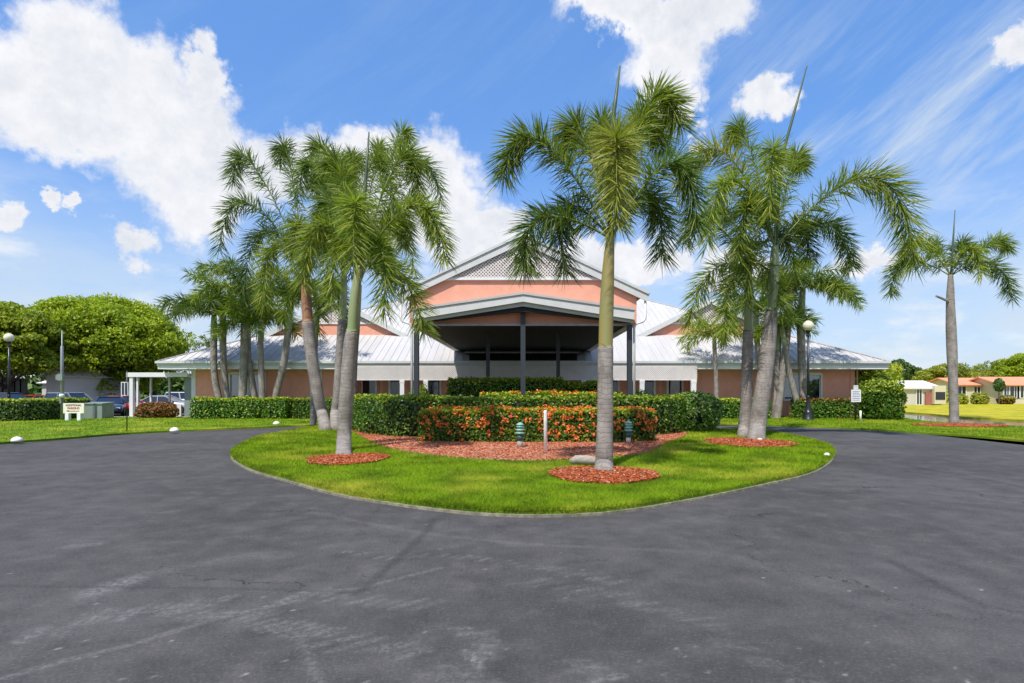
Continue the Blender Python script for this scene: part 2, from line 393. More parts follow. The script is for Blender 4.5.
# leaves
M['frond'] = leafmat('frond_green', (.105, .165, .014), (.20, .26, .026), (.34, .35, .08), .42)
M['frond_lt'] = leafmat('frond_light', (.15, .22, .02), (.27, .32, .032), (.42, .42, .10), .42)
M['frond_yel'] = leafmat('frond_yellow_green', (.20, .24, .03), (.34, .34, .06), (.44, .40, .10))
M['frond_dk'] = leafmat('frond_dark', (.075, .135, .02), (.14, .205, .032), (.26, .30, .09), .4)
M['rachis'] = mat('frond_stalk', (.17, .21, .06), .5, .15)
M['spear'] = mat('spear_leaf', (.07, .10, .04), .5, .15)
M['hedge_l'] = leafmat('hedge_leaves', (.045, .12, .010), (.09, .19, .014), (.15, .24, .025), .2)  # side leaves darkened in colour so hedges look lit from above
M['hedge_y'] = leafmat('hedge_yellow_leaves', (.20, .30, .015), (.38, .43, .03), (.55, .56, .05), .3)  # yellow leaves, mostly on tops; their brightness paints in the top light
M['hedge_var'] = leafmat('variegated_leaves', (.08, .18, .02), (.16, .26, .04), (.48, .52, .25), .25)
M['ixora_l'] = leafmat('ixora_leaves', (.045, .11, .010), (.11, .18, .015), (.30, .32, .03), .2)
M['ixora_f'] = leafmat('ixora_flowers', (.92, .15, .03), (.95, .34, .05), (.85, .05, .05), .2)
M['croton'] = leafmat('croton_leaves', (.24, .05, .02), (.08, .12, .02), (.40, .16, .03), .2)
M['tree_l'] = leafmat('tree_leaves', (.18, .26, .012), (.36, .42, .02), (.50, .52, .035), .42, patch=(.35, (.14, .21, .012), .5, .75))
M['tree_dk'] = leafmat('dark_tree_leaves', (.04, .09, .02), (.09, .16, .03), (.15, .22, .05), .25)
M['tree_y'] = leafmat('yellow_tree_leaves', (.26, .32, .03), (.42, .42, .04), (.50, .46, .06), .3)

# ------------------------------------------------------------ curves in plan
def crom(pts, n=8, closed=True):
    out = []; N = len(pts); P = [np.array(p, float) for p in pts]
    for i in range(N if closed else N-1):
        if closed: a, b, c, d = P[i-1], P[i], P[(i+1)%N], P[(i+2)%N]
        else: a, b, c, d = P[max(i-1,0)], P[i], P[i+1], P[min(i+2,N-1)]
        for k in range(n):
            t = k/n; out.append(tuple(.5*((2*b)+(-a+c)*t+(2*a-5*b+4*c-d)*t*t+(-a+3*b-3*c+d)*t**3)))
    if not closed: out.append(tuple(P[-1]))
    return out
def inpoly(X, Y, poly):
    ins = np.zeros(X.shape, bool); n = len(poly)
    for i in range(n):
        x0, y0 = poly[i]; x1, y1 = poly[(i+1)%n]
        if y0 == y1: continue
        c = ((y0 > Y) != (y1 > Y)) & (X < (x1-x0)*(Y-y0)/(y1-y0)+x0); ins ^= c
    return ins
def grow(poly, d):
    P = np.array(poly); n = len(P); ar = np.sum(P[:,0]*np.roll(P[:,1], -1)-np.roll(P[:,0], -1)*P[:,1])
    t = np.roll(P, -1, 0)-np.roll(P, 1, 0); t /= np.linalg.norm(t, axis=1)[:,None]+1e-9
    nr = np.stack([t[:,1], -t[:,0]], 1)*(1 if ar > 0 else -1)
    return [tuple(p) for p in P+nr*d]

IZ = .10
isl_px = [(501,516),(450,512),(395,505),(339,495.6),(289,482),(251,470.6),(233,458.5),(240,449),(262,439),(296,432.6)]
isl_r = [(707,431),(757,433.3),(791,438),(824,447),(832,458),(813,473),(766,485),(689,501),(614,513),(555,516.5)]
isl = [G(*p) for p in isl_px]+[(-8.6,24.6),(-6.4,26.6),(-2.5,27.3),(2.5,27.3),(6.6,26)]+[G(*p) for p in isl_r]
ISL = crom(isl, 8)

# canal and land
near_bank = [(25,90),(24,60),(23.2,36),(20.8,28.6),(20.6,26.3),(23.4,22.0),(28,15),(44,-6),(60,-40)]
far_bank = [(66,-30),(52,-6),(36,16),(30.6,23.6),(26.2,28.6),(25.4,32.2),(26.9,37),(28,60),(29,90)]
near_land = [(-160,-40),(-160,90)]+near_bank
far_land = [(29,90)]+[(29,90)][:0]+[p for p in far_bank[::-1]][1:]+[(300,-30),(300,160),(29,160)]
tag(MB().prism([(-900,-60),(900,-60),(900,1200),(-900,1200)], -1.2, -1.0).build('ground', M['grass']), kind='structure')
tag(MB().prism([(15,-35),(75,-35),(75,89),(15,89)], -.99, .0).build('canal_water', M['water']), kind='structure')
b = MB()
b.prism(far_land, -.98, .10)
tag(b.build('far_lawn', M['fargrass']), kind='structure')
tag(MB().prism([(-900,90.02),(28.98,90.02),(28.98,160.02),(900,160.02),(900,1200),(-900,1200)], -.98, .0).build('distant_field', M['grass']), kind='structure')

# asphalt: whole near side; a fine grid where the photo shows marks
gx0, gx1, gy0, gy1 = -7.5, 8.5, 2.6, 13.0
tag(MB().prism([(-160,-40),(-160,90),(25,90),(24,60),(23.2,36),(20.8,28.6),(20.6,26.3),(23.4,22.0),(28,15),(44,-6),(60,-40)], -.98, -.05).build('asphalt_base', M['asphalt']), kind='structure')
def drive():
    st = .027; xs = np.arange(gx0, gx1+1e-6, st); ys = np.arange(gy0, gy1+1e-6, st)
    X, Y = np.meshgrid(xs, ys); nx, ny = len(xs), len(ys)
    light = np.zeros_like(X); dark = np.zeros_like(X)
    def seg(a, b, wd, soft=None):
        ax, ay = a; bx, by = b; dx, dy = bx-ax, by-ay; L2 = dx*dx+dy*dy
        t = np.clip(((X-ax)*dx+(Y-ay)*dy)/L2, 0, 1); d = np.hypot(X-ax-t*dx, Y-ay-t*dy)
        return np.clip(1-(d-wd/2)/(soft or wd*.6), 0, 1)
    def path(pts, wd, amp, kind, soft=None):
        nonlocal light, dark
        g = [G(*p) for p in pts]
        for i in range(len(g)-1):
            s = seg(g[i], g[i+1], wd, soft)*amp
            if kind: light = np.maximum(light, s)
            else: dark = np.maximum(dark, s)
    def tread(pts, wd, amp, pitch=.27):
        amp = amp*.55
        nonlocal light
        g = crom([G(*p) for p in pts], 6, False); s0 = 0; r = random.Random(len(pts)*7+int(pts[0][0]))
        for i in range(len(g)-1):
            a, b = np.array(g[i]), np.array(g[i+1]); L = np.linalg.norm(b-a); t = (b-a)/L; n = np.array([-t[1], t[0]])
            for k in range(max(1, int(L/pitch))):
                if r.random() < .15: continue
                c = a+t*(k+.5)*pitch+n*r.uniform(-.02,.02); h = (n*.45+t*.3)*wd*r.uniform(.3,.8); c = c+n*r.uniform(-.06,.06)
                light = np.maximum(light, seg(c-h, c+h, .025, .035)*amp*r.uniform(.35,1))
    # sealed seams and cracks
    path([(433,519),(428,530),(405,552),(372,582),(357,594)], .04, .6, 0, .05)
    path([(0,586),(90,587),(200,588),(290,590),(357,593)], .015, .45, 0, .03)
    path([(892,562),(915,573),(945,589),(984,606)], .05, .6, 0, .06)
    path([(984,606),(1024,613),(1060,618)], .03, .5, 0, .04)
    path([(872,572),(905,582),(925,583)], .1, .28, 0, .2)
    # wide soft-edged dark patches
    path([(640,560),(720,598),(790,640)], .5, .22, 0, .8)
    path([(420,622),(480,632),(560,650)], .35, .22, 0, .6)
    path([(840,462),(900,474),(930,470)], .5, .45, 0, .5)
    path([(640,640),(700,670)], .5, .18, 0, .8)
    # scuffs and tyre tracks
    tread([(0,643),(40,634),(100,618),(150,609),(215,602)], .3, .5)
    tread([(120,606),(180,612),(240,618),(300,628),(350,640),(400,652)], .32, .5)
    tread([(270,598),(320,596),(370,600),(420,604)], .34, .6)
    tread([(455,622),(475,634),(485,648),(478,655)], .2, .8, .2)
    tread([(325,552),(380,556),(440,557),(500,562),(560,572),(610,580)], .2, .45)
    tread([(520,578),(570,586),(620,596),(660,608),(700,622),(760,655),(810,683)], .28, .4)
    tread([(560,655),(580,668),(600,676)], .22, .6, .2)
    tread([(430,655),(450,670),(470,683)], .3, .35)
    path([(0,679),(60,662),(130,645),(210,620),(300,600)], .02, .22, 1, .04)
    path([(90,600),(140,575),(190,565),(260,555)], .06, .10, 1, .15)
    path([(95,592),(130,580)], .08, .35, 1, .15)
    path([(72,546),(98,544)], .05, .22, 1, .1)
    path([(300,594),(360,588),(440,568)], .02, .2, 1, .04)
    path([(310,512),(420,533),(520,544),(700,552)], .04, .10, 1, .06)
    path([(300,640),(320,683)], .02, .2, 1, .04)
    rr_ = random.Random(5)
    for _ in range(70):
        px_, py_ = rr_.uniform(-100, 1150), 500+183*rr_.random()**.7; g_ = G(px_, py_)
        ix, iy = int((g_[0]-gx0)/st), int((g_[1]-gy0)/st)
        if 0 <= ix < nx-1 and 0 <= iy < ny-1: light[iy, ix] = rr_.uniform(.3, .8)
    nz = rng.random(X.shape); light *= .7+.3*nz
    V = np.stack([X.ravel(), Y.ravel(), np.zeros(X.size)], 1)
    i = np.arange(nx-1)[None,:]+np.arange(ny-1)[:,None]*nx
    Q = np.stack([i, i+1, i+1+nx, i+nx], -1).reshape(-1, 4)
    # surrounding sheets so that the whole drive is one surface
    b0 = len(V); ext = [(-160,-40),(60,-40)]
    fr = [(-160,-40),(gx0,-40),(gx1,-40),(36,-40),(-160,gy0),(36,gy0),(-160,gy1),(30,gy1)]
    EV = np.array([(-160,-40,0),(gx0,-40,0),(gx1,-40,0),(58,-38,0),(-160,gy0,0),(gx0,gy0,0),(gx1,gy0,0),(34.5,gy0,0),(-160,gy1,0),(gx0,gy1,0),(gx1,gy1,0),(28.8,gy1,0),(-160,30.5,0),(gx0,30.5,0),(gx1,26,0),(20.4,26,0),(-160,90,0),(gx0,90,0),(gx1,30.5,0),(20.4,30.5,0)])
    EQ = np.array([(0,1,5,4),(1,2,6,5),(2,3,7,6),(4,5,9,8),(6,7,11,10),(8,9,13,12),(9,10,14,13),(10,11,15,14),(12,13,17,16),(13,14,18,18)][:9])+b0
    me = arrmesh('driveway', np.vstack([V, EV]), np.vstack([Q, EQ]), np.array([(13,14,18)])+b0, M['asphalt'])
    for nm, ar in (('scuff', light), ('dark_mark', dark)):
        at = me.attributes.new(nm, 'FLOAT', 'POINT'); at.data.foreach_set('value', np.concatenate([ar.ravel(), np.zeros(len(EV))]).astype(np.float32))
    o = link('driveway', me); tag(o, kind='structure')
drive()

# island
tag(MB().prism(grow(ISL, .05), -.0, .035).build('island_edging', M['edging']), kind='structure')
tag(MB().prism(ISL, .0, IZ).build('island_lawn', M['grass']), kind='structure')
left_edge = [(-300,470),(-120,456),(0,444.5),(60,440),(130,434.4),(220,430),(300,426.6),(352,425.2)]
LEFT = crom([G(*p) for p in left_edge], 6, False)+[(-9.6,32.3),(-9.8,33.6),(-60,33.6),(-60,20)]
right_edge = [(700,424.2),(768,426.2),(831,428.4),(860,430),(940,435.2),(1024,442),(1180,458)]
RIGHT = [(10.4,33.6)]+crom([G(*p) for p in right_edge], 6, False)+[(27.4,15.4),(23.2,22.0),(20.4,26.4),(20.6,28.7),(22.8,35.5),(23,45),(20.3,45),(20.3,33.6)]
tag(MB().prism(LEFT, -.004, .07).build('left_lawn', M['grass']), kind='structure')
tag(MB().prism(RIGHT, -.004, .07).build('right_lawn', M['grass']), kind='structure')

# mulch beds
def ellipse(cx, cy, a, b_, n=36, seed=0):
    r = random.Random(seed); ph = [r.uniform(0, 6.28) for _ in range(3)]
    return [(cx+a*math.cos(t)*(1+.04*math.sin(3*t+ph[0])+.03*math.sin(7*t+ph[1])), cy+b_*math.sin(t)*(1+.04*math.sin(3*t+ph[0])+.03*math.sin(7*t+ph[1]))) for t in [i*2*math.pi/n for i in range(n)]]
bed_px = [(351,431),(376,444),(407,452),(470,459),(540,460.8),(614,456.8),(645,453.4),(667,443),(686,434.5)]
BED = crom([G(x, y, IZ) for x, y in bed_px]+[(6.2,23.6),(4.5,24.6),(-4.5,24.6),(-7.3,24.2),(-7.4,22.6)], 6)
cA = G(603, 475, IZ); cC = G(348, 459.5, IZ); cB = G(749, 443, IZ); cD = G(957, 425.6, .07)
RINGS = [ellipse(cA[0], cA[1], .98, .98, seed=1), ellipse(cC[0], cC[1], .85, 1.0, seed=2), ellipse(cB[0], cB[1], 1.2, 1.4, seed=3)]
RING_D = ellipse(cD[0]+.1, cD[1], 1.9, 1.2, seed=4)
beds = [BED]+RINGS
for p in beds+[RING_D]:
    z = IZ if p is not RING_D else .07
    tag(MB().prism(p, z-.02, z+.03).build('mulch_bed', M['mulch']), kind='structure')
def chips(polys, zs, dens, nm):
    Vs = []; Qs = []; n0 = 0
    for poly, z in zip(polys, zs):
        A = np.array(poly); x0, y0 = A.min(0); x1, y1 = A.max(0); n = int((x1-x0)*(y1-y0)*dens)
        X = rng.uniform(x0, x1, n); Y = rng.uniform(y0, y1, n); k = inpoly(X, Y, grow(poly, .04)); X, Y = X[k], Y[k]; n = len(X)
        th = rng.uniform(0, 6.28, n); L = rng.uniform(.012, .032, n); W = rng.uniform(.006, .012, n); tl = rng.normal(0, .18, n)
        d = np.stack([np.cos(th), np.sin(th), tl], 1)*L[:,None]; s = np.stack([-np.sin(th), np.cos(th), rng.normal(0,.25,n)], 1)*W[:,None]
        c = np.stack([X, Y, z+.034+rng.uniform(0, .014, n)], 1)
        V = np.stack([c-d-s, c+d-s, c+d+s, c-d+s], 1).reshape(-1, 3); Vs.append(V); Qs.append(np.arange(n*4).reshape(-1, 4)+n0); n0 += n*4
    me = arrmesh(nm, np.vstack(Vs), np.vstack(Qs), None, M['mulch']); return tag(link(nm, me), kind='stuff')
bedfront = [p for p in BED if p[1] < 19.5] 
chips([[p for p in BED]], [IZ], 700, 'mulch')
chips(RINGS+[RING_D], [IZ]*3+[.07], 1500, 'mulch')

# grass blades
def blades(poly, holes, n, z, hgt, wid, matr, ymax=99, power=2.0, xr=None, edge=None, edge_n=0):
    A = np.array(poly); x0, y0 = A.min(0); x1, y1 = A.max(0)
    if xr: x0, x1 = max(x0, xr[0]), min(x1, xr[1])
    y1 = min(y1, ymax); m = n*4
    u = rng.random(m)
    a, b_ = y0**(1-power), y1**(1-power); Y = (a+(b_-a)*u)**(1/(1-power)); X = rng.uniform(x0, x1, m)
    k = inpoly(X, Y, poly)
    for h in holes: k &= ~inpoly(X, Y, grow(h, -.03))
    X, Y = X[k][:n], Y[k][:n]
    if edge is not None:
        E = np.array(edge); i = rng.integers(0, len(E)-1, edge_n); t = rng.random(edge_n)[:,None]
        p = E[i]*(1-t)+E[i+1]*t+rng.normal(0, .03, (edge_n, 2)); X = np.concatenate([X, p[:,0]]); Y = np.concatenate([Y, p[:,1]])
    n = len(X); th = rng.uniform(0, 6.28, n); sc = np.clip(Y/10, .9, 3)
    h = hgt*rng.uniform(.5, 1.25, n)*np.clip(sc, 1, 1.5); wd = wid*sc*rng.uniform(.7, 1.2, n)
    c = np.stack([X, Y, np.full(n, z-.01)], 1); s = np.stack([np.cos(th), np.sin(th), np.zeros(n)], 1)*wd[:,None]/2
    lean = rng.normal(0, .55, (n, 2))*h[:,None]
    tip = c+np.stack([lean[:,0], lean[:,1], h], 1)
    V = np.stack([c-s, c+s, tip], 1).reshape(-1, 3)
    me = arrmesh('grass', V, None, np.arange(n*3).reshape(-1, 3), matr); return tag(link('grass', me), kind='stuff')
islE = [p for p in ISL]+[ISL[0]]
blades(ISL, beds, 150000, IZ, .05, .011, M['blades'], power=2.2, edge=islE, edge_n=16000)
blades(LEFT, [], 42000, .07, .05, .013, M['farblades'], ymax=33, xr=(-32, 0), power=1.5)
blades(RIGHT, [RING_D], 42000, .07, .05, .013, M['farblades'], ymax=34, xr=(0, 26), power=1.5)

# ------------------------------------------------------------ foliage generators
def leafquads(P, N, size, align=.5, elong=1.6):
    n = len(P); R = rng.normal(0, 1, (n, 3)); R /= np.linalg.norm(R, axis=1)[:,None]
    nn = N*align+R*(1-align); nn /= np.linalg.norm(nn, axis=1)[:,None]+1e-9
    a = np.cross(nn, rng.normal(0, 1, (n, 3))); a /= np.linalg.norm(a, axis=1)[:,None]+1e-9
    b_ = np.cross(nn, a); s = size*rng.uniform(.6, 1.3, n)[:,None]
    V = np.stack([P-a*s*elong/2, P+b_*s/2, P+a*s*elong/2, P-b_*s/2], 1).reshape(-1, 3)
    return V
def bumps(P, f, seed=0):
    r = np.random.default_rng(seed); o = 0
    for k in range(5):
        d = r.normal(0, 1, 3); d /= np.linalg.norm(d); o = o+np.sin(P@d*f*(1+k*.55)+r.uniform(0, 6.28))/(1+k*.5)
    return o/2.5
def assemble(name, layers, mats, core=None, coremat=None, origin=None, parent=None):
    """layers: list of (V, matindex); core: MB"""
    Vs, Qs, Ms, n0 = [], [], [], 0
    if core is not None:
        cv = np.array(core.V); Vs.append(cv)
        q = np.array([f if len(f) == 4 else (*f, f[-1]) for f in core.Fc if len(f) == 4]); tt = [f for f in core.Fc if len(f) != 4]
        Qs.append(q); Ms.append(np.zeros(len(q))); n0 = len(cv)
    for V, mi in layers:
        Vs.append(V); nq = len(V)//4; Qs.append(np.arange(len(V)).reshape(-1, 4)+n0); Ms.append(np.full(nq, mi)); n0 += len(V)
    V = np.vstack(Vs)
    if parent is not None: origin = parent['_w']
    elif origin is None: origin = ((V[:,0].min()+V[:,0].max())/2, (V[:,1].min()+V[:,1].max())/2, V[:,2].min())
    me = arrmesh(name, V-np.array(origin), np.vstack(Qs), None, mats, np.concatenate(Ms))
    return link(name, me, parent, tuple(origin))
def hedge(name, pts, width, h, z0, n, leaf, mats, label, topmix=.8, flowers=0, cat='hedge', seed=1, leafsz=.06, group=None, round_=.12, rough=.07):
    """clipped hedge swept along plan points; mats=[core, side leaves, top leaves, (flowers)]"""
    P = np.array(crom(pts, 6, False)) if len(pts) > 2 else np.array([np.array(pts[0])*(1-t)+np.array(pts[1])*t for t in np.linspace(0, 1, 12)])
    seg = np.linalg.norm(np.diff(P, axis=0), axis=1); cum = np.concatenate([[0], np.cumsum(seg)]); L = cum[-1]
    VT = np.gradient(P, axis=0); VT /= np.linalg.norm(VT, axis=1)[:,None]
    def at(s):
        i = np.clip(np.searchsorted(cum, s)-1, 0, len(seg)-1); t = ((s-cum[i])/seg[i])[:,None]
        p = P[i]*(1-t)+P[i+1]*t; d = VT[i]*(1-t)+VT[i+1]*t; return p, d/np.linalg.norm(d, axis=1)[:,None]
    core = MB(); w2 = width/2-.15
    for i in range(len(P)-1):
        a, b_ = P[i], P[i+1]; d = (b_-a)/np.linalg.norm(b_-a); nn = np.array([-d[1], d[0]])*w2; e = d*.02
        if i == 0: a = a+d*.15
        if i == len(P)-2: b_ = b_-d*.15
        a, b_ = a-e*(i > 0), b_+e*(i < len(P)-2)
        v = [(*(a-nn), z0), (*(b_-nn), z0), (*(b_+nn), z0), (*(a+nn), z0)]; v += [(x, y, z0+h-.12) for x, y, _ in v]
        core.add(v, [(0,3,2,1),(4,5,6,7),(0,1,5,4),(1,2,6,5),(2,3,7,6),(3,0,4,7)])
    a_side, a_top, a_end = 2*L*h, L*width, 2*width*h; tot = a_side+a_top+a_end
    ns, nt_, ne = int(n*a_side/tot), int(n*1.25*a_top/tot), int(n*a_end/tot)
    s = rng.uniform(0, L, ns); p, d = at(s); sg = rng.choice([-1, 1], ns)[:,None]; nr = np.stack([-d[:,1], d[:,0]], 1)*sg
    z = rng.uniform(0, 1, ns)**.9*h; q = p+nr*width/2
    PS = np.column_stack([q, z0+z]); NS = np.column_stack([nr, np.full(ns, .15)])
    s = rng.uniform(0, L, nt_); p, d = at(s); nr = np.stack([-d[:,1], d[:,0]], 1)*rng.uniform(-1, 1, nt_)[:,None]
    PT = np.column_stack([p+nr*width/2, np.full(nt_, z0+h)]); NTn = np.column_stack([np.zeros((nt_, 2)), np.ones(nt_)])
    s = rng.choice([0, L], ne); p, d = at(s); sg = np.where(s > 0, 1, -1)[:,None]; nr = np.stack([-d[:,1], d[:,0]], 1)*rng.uniform(-1, 1, ne)[:,None]
    PE = np.column_stack([p+nr*width/2, z0+rng.uniform(0, 1, ne)*h]); NE = np.column_stack([d*sg, np.zeros(ne)])
    PA = np.vstack([PS, PT, PE]); NA = np.vstack([NS, NTn, NE])
    # round the top edges a little and let the surface wander
    up = (PA[:,2]-z0)/h; hor = NA.copy(); hor[:,2] = 0
    PA = PA-hor*(np.clip((up-.86)/.14, 0, 1)**2*round_)[:,None]
    PA = PA+NA*(bumps(PA, 3.2, seed)*rough+rng.normal(0, rough*.45, len(PA)))[:,None]
    top = (np.arange(len(PA)) >= ns) & (np.arange(len(PA)) < ns+nt_)
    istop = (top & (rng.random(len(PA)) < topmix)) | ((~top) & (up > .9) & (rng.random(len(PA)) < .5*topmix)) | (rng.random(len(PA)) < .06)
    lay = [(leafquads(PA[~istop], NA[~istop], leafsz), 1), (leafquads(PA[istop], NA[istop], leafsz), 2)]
    if flowers:
        k = rng.choice(len(PA), flowers, replace=False); w_ = .15+.8*up[k]+.5*bumps(PA[k], 1.6, seed+3); k = k[rng.random(len(k)) < w_]
        C = PA[k]+NA[k]*.03; m = 9
        Q = np.repeat(C, m, 0)+rng.normal(0, .032, (len(C)*m, 3)); lay.append((leafquads(Q, np.repeat(NA[k], m, 0), .052, .6, 1.1), 3))
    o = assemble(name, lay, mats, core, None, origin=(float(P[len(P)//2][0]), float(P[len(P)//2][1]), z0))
    return tag(o, label, cat, group)
def bush(name, c, rx, ry, h, n, mats, label, leafsz=.07, seed=1, cat='bush', lobes=.12, group=None, flowers=0, bottom=.1, origin_z=None):
    u = rng.normal(0, 1, (n, 3)); u /= np.linalg.norm(u, axis=1)[:,None]; u[:,2] = np.where(rng.random(n) < .3, -np.abs(u[:,2]), np.abs(u[:,2]))
    u /= np.linalg.norm(u, axis=1)[:,None]
    sq = np.sign(u)*np.abs(u)**.75
    rr = (1+lobes*bumps(u, 4.0, seed)+rng.normal(0, .035, n))*np.where(rng.random(n) < .3, rng.uniform(.8, 1, n), 1)
    zc = h*.38
    P = np.column_stack([c[0]+sq[:,0]*rx*rr, c[1]+sq[:,1]*ry*rr, c[2]+zc+sq[:,2]*np.where(sq[:,2] > 0, h-zc, zc)*rr]); P[:,2] = np.maximum(P[:,2], c[2]+.02)
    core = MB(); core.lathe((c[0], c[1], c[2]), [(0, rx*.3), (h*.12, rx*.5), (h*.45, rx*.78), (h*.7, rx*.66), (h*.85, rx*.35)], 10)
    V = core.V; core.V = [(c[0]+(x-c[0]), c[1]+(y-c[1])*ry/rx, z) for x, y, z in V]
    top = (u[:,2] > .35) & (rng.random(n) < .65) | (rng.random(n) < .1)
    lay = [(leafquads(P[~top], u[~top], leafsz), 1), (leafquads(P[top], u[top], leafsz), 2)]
    if flowers:
        k = rng.choice(n, flowers, replace=False); Q = np.repeat(P[k]+u[k]*.03, 7, 0)+rng.normal(0, .03, (flowers*7, 3)); lay.append((leafquads(Q, np.repeat(u[k], 7, 0), .045), 3))
    o = assemble(name, lay, mats, core, origin=c)
    return tag(o, label, cat, group)
def tree(name, c, R, zc, hz, nclump, per, leafsz, leafm, label, seed=1, trunk_r=.3, group=None, cat='tree', flat=1.0, cl=.23, limbs=7):
    per = int(per*2.1)
    r = np.random.default_rng(seed)
    t = thing(name, label, cat, (c[0], c[1], 0), group=group)
    tb = MB(); zt = zc-hz*.35
    tb.tube([(c[0], c[1], -.05), (c[0]+.05, c[1], zt*.35), (c[0]+.15, c[1], zt*.75), (c[0]+.1, c[1], zt)], [trunk_r*1.5, trunk_r, trunk_r*.85, trunk_r*.7], 10)
    for k in range(limbs):
        a = k*6.283/limbs+r.uniform(-.3, .3); e = r.uniform(.5, .8)
        b0 = Vector((c[0]+.1, c[1], zt*r.uniform(.5, .9))); b2 = Vector((c[0]+math.cos(a)*R*e, c[1]+math.sin(a)*R*e*flat, zc+r.uniform(-.2, .35)*hz))
        b1 = b0.lerp(b2, .45)+Vector((0, 0, -hz*.05))
        tb.tube([b0, b1, b2], [trunk_r*.55, trunk_r*.35, trunk_r*.08], 7)
    tb.build('trunk', M['bark'], t, smooth=True)
    u = r.normal(0, 1, (nclump, 3)); u /= np.linalg.norm(u, axis=1)[:,None]; u[:,2] = np.where(u[:,2] < -.35, -u[:,2], u[:,2])
    rad = r.uniform(.62, 1.0, nclump)**.6
    C = np.column_stack([c[0]+u[:,0]*R*rad, c[1]+u[:,1]*R*flat*rad, zc+u[:,2]*hz*rad*(1+.12*bumps(u, 3, seed))])
    cr = cl*R*r.uniform(.6, 1.25, nclump)
    v = r.normal(0, 1, (nclump*per, 3)); v /= np.linalg.norm(v, axis=1)[:,None]; v[:,2] = np.where(r.random(len(v)) < .6, np.abs(v[:,2]), v[:,2])
    P = np.repeat(C, per, 0)+v*np.repeat(cr, per)[:,None]*r.uniform(.55, 1.05, len(v))[:,None]*np.array([1, 1, .7])
    V = leafquads(P, v+np.array([0, 0, .3]), leafsz*.62, .45)
    me = arrmesh('crown', V-np.array(t['_w']), np.arange(len(V)).reshape(-1, 4), None, leafm); link('crown', me, t)
    return t

# ------------------------------------------------------------ palms
def frond(P0, P1, P2, P3, Lf, n, wid, matr, parent, ang=None, stalk=.08, seed=0, droop=.16):
    r = np.random.default_rng(seed); P0, P1, P2, P3 = [np.array(p, float) for p in (P0, P1, P2, P3)]
    def bz(s):
        s = s[:,None]; return (1-s)**3*P0+3*(1-s)**2*s*P1+3*(1-s)*s*s*P2+s**3*P3
    def tg(s):
        s = s[:,None]; d = 3*(1-s)**2*(P1-P0)+6*(1-s)*s*(P2-P1)+3*s*s*(P3-P2); return d/(np.linalg.norm(d, axis=1)[:,None]+1e-9)
    s = np.sort(r.uniform(stalk, 1, n)); c = bz(s); t = tg(s)
    up = np.array([0, 0, 1.]); side = np.cross(t, up); bad = np.linalg.norm(side, axis=1) < .05; side[bad] = [1, 0, 0]
    side /= np.linalg.norm(side, axis=1)[:,None]; nrm = np.cross(side, t)
    phi = r.uniform(0, 2*math.pi, n)
    rad = side*np.cos(phi)[:,None]*1.0+nrm*np.sin(phi)[:,None]*.9
    fw = .30+.55*s[:,None]
    d = t*fw+rad+r.normal(0, .2, (n, 3)); d /= np.linalg.norm(d, axis=1)[:,None]
    prof = np.interp(s, [stalk, stalk+.15, .55, .85, 1], [.5, .85, 1, .92, .75])
    L = Lf*prof*r.uniform(.75, 1.1, n)
    wv = np.cross(d, r.normal(0, 1, (n, 3))); wv /= np.linalg.norm(wv, axis=1)[:,None]+1e-9
    wv *= wid/2; L = L[:,None]
    mid = c+d*L*.5+np.array([0, 0, -1])*droop*.25*L; tip = c+d*L+np.array([0, 0, -1])*droop*L
    V = np.stack([c-wv*.6, c+wv*.6, mid+wv, mid-wv, tip+wv*.12, tip-wv*.12], 1).reshape(-1, 3)
    k = np.arange(n)*6; Q = np.concatenate([np.stack([k, k+1, k+2, k+3], 1), np.stack([k+3, k+2, k+4, k+5], 1)])
    mi = np.zeros(len(Q))
    st = MB(); ss = np.linspace(0, 1, 11); pp = bz(ss); st.tube([tuple(p) for p in pp], list(np.interp(ss, [0, .1, 1], [.035, .024, .006])), 5, caps=False)
    sv = np.array(st.V); sq = np.array(st.Fc)+len(V)
    me = arrmesh('frond', np.vstack([V, sv])-np.array(parent['_w']), np.vstack([Q, sq]), None, [matr, M['rachis']], np.concatenate([mi, np.ones(len(sq))]))
    return link('frond', me, parent)
def through(P0, apex, tip):
    """cubic that leaves P0 steeply, passes near apex and arrives at tip"""
    P0, A, Tp = np.array(P0, float), np.array(apex, float), np.array(tip, float)
    Cq = 2*A-(P0+Tp)/2
    return P0, P0+(Cq-P0)*.7, Tp+(Cq-Tp)*.62, Tp
